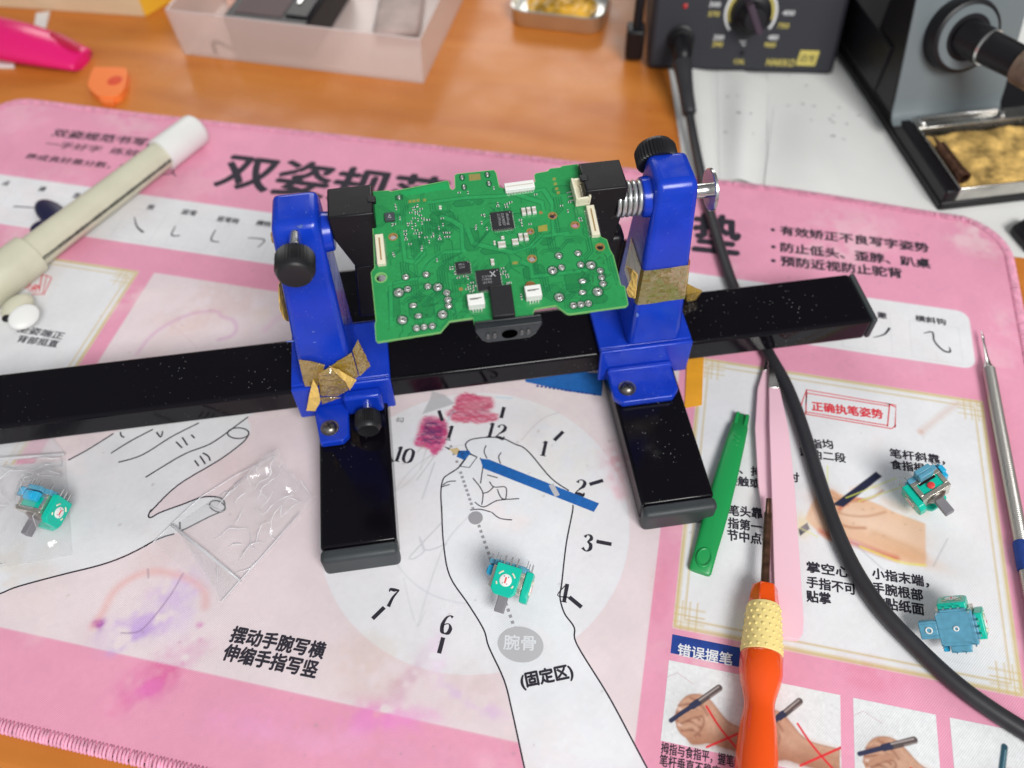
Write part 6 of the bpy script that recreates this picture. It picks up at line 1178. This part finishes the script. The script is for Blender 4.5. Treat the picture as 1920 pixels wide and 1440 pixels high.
mb=MB(); c=p0+d*(Lm*.86); X_=Matrix.Translation((c[0]+e[0]*5,c[1]+e[1]*5,ZT0+13.2))@Matrix.Rotation(math.atan2(d[1],d[0])-.25,4,'Z')@Matrix.Rotation(.22,4,'Y'); mb.sphere((0,0,0),(13,4.5,1.2),None,20,8,X_); mb.build('scoop',mat('magenta_recess',(.50,.004,.05),.4),mg,smooth='all')
for k,(L_,lab) in enumerate((([(66,22),(92,18),(80,62),(62,50)],'short white plastic strip behind the hot pink handle'),([(-20,112),(25,115),(24,122),(-20,122)],'short white plastic strip in front of the hot pink handle'))):
    mb=MB(); q=A([p for p in L_]); mb.loft([[(x,y,ZT0+.1) for x,y in q],[(x,y,ZT0+2.2) for x,y in q]]); tag(mb.build('white_strip',M['white'],None,bevel=.4,off=(*q[0],ZT)),lab,'plastic strip')
op=[at(x,y,1.5) for x,y in ((176,130),(186,128),(230,129),(239,134),(238,150),(231,172),(216,183),(188,183),(170,170),(166,158))]; mb=MB(); op=smoothline(op,4,True); mb.loft([[(x,y,ZT0+.2) for x,y in op],[(x,y,2.6) for x,y in op]]); oc=thing('orange_lid','small orange plastic cap with a round dimple on the wood','plastic cap',(*at(205,160,-3),ZT)); mb.build('cap_plate',M['orange_lid'],oc,bevel=.6,seg=3)
cx_=at(215,150,3); mb=MB(); n=24; mb.add([(cx_[0]+r*math.cos(a)*1.1+o_,cx_[1]+r*math.sin(a)*1.2,z) for r,z,o_ in ((4.4,2.66,0),(3.6,2.72,0),(2.0,2.75,.6),(.3,2.7,.9)) for a in np.linspace(0,2*math.pi,n,endpoint=False)],[(k*n+i,k*n+(i+1)%n,(k+1)*n+(i+1)%n,(k+1)*n+i) for k in range(3) for i in range(n)]); mb.build('dimple',mat('orange_dimple',(.75,.07,.02),.5),oc,smooth='all')
tb=[at(x,y,0) for x,y in ((183,180),(212,180),(214,195),(190,192))]; mb=MB(); mb.loft([[(x,y,ZT0+.2) for x,y in tb],[(x,y,1.6) for x,y in tb]]); mb.build('cap_tab',M['orange_lid'],oc,bevel=.4)
k0=np.array(at(272,32,ZT)); k1=np.array(at(0,14,ZT)); dv=k1-k0; dv/=np.linalg.norm(dv); ev=np.array([dv[1],-dv[0]])
cbx=thing('cream_box','cream cardboard box with a yellow corner at the top left edge','box',(*k0,ZT))
def CB(x,y,z): q=k0+dv*x+ev*y; return (q[0],q[1],ZT0+z)
mb=MB(); mb.loft([[CB(0,0,0),CB(230,0,0),CB(230,90,0),CB(0,90,0)],[CB(0,0,26),CB(230,0,26),CB(230,90,26),CB(0,90,26)]]); mb.build('carton',M['cream_card'],cbx,bevel=.8)
mb=MB(); mb.loft([[CB(-.3,-.2,0),CB(-16,30,0),CB(-16,90,0),CB(-.3,90,0)],[CB(-.3,-.2,25),CB(-16,30,25),CB(-16,90,25),CB(-.3,90,25)]]); mb.build('yellow_flap',M['yellow_card'],cbx,bevel=.5)
for o in bpy.data.objects:
    if '_o' in o: del o['_o']
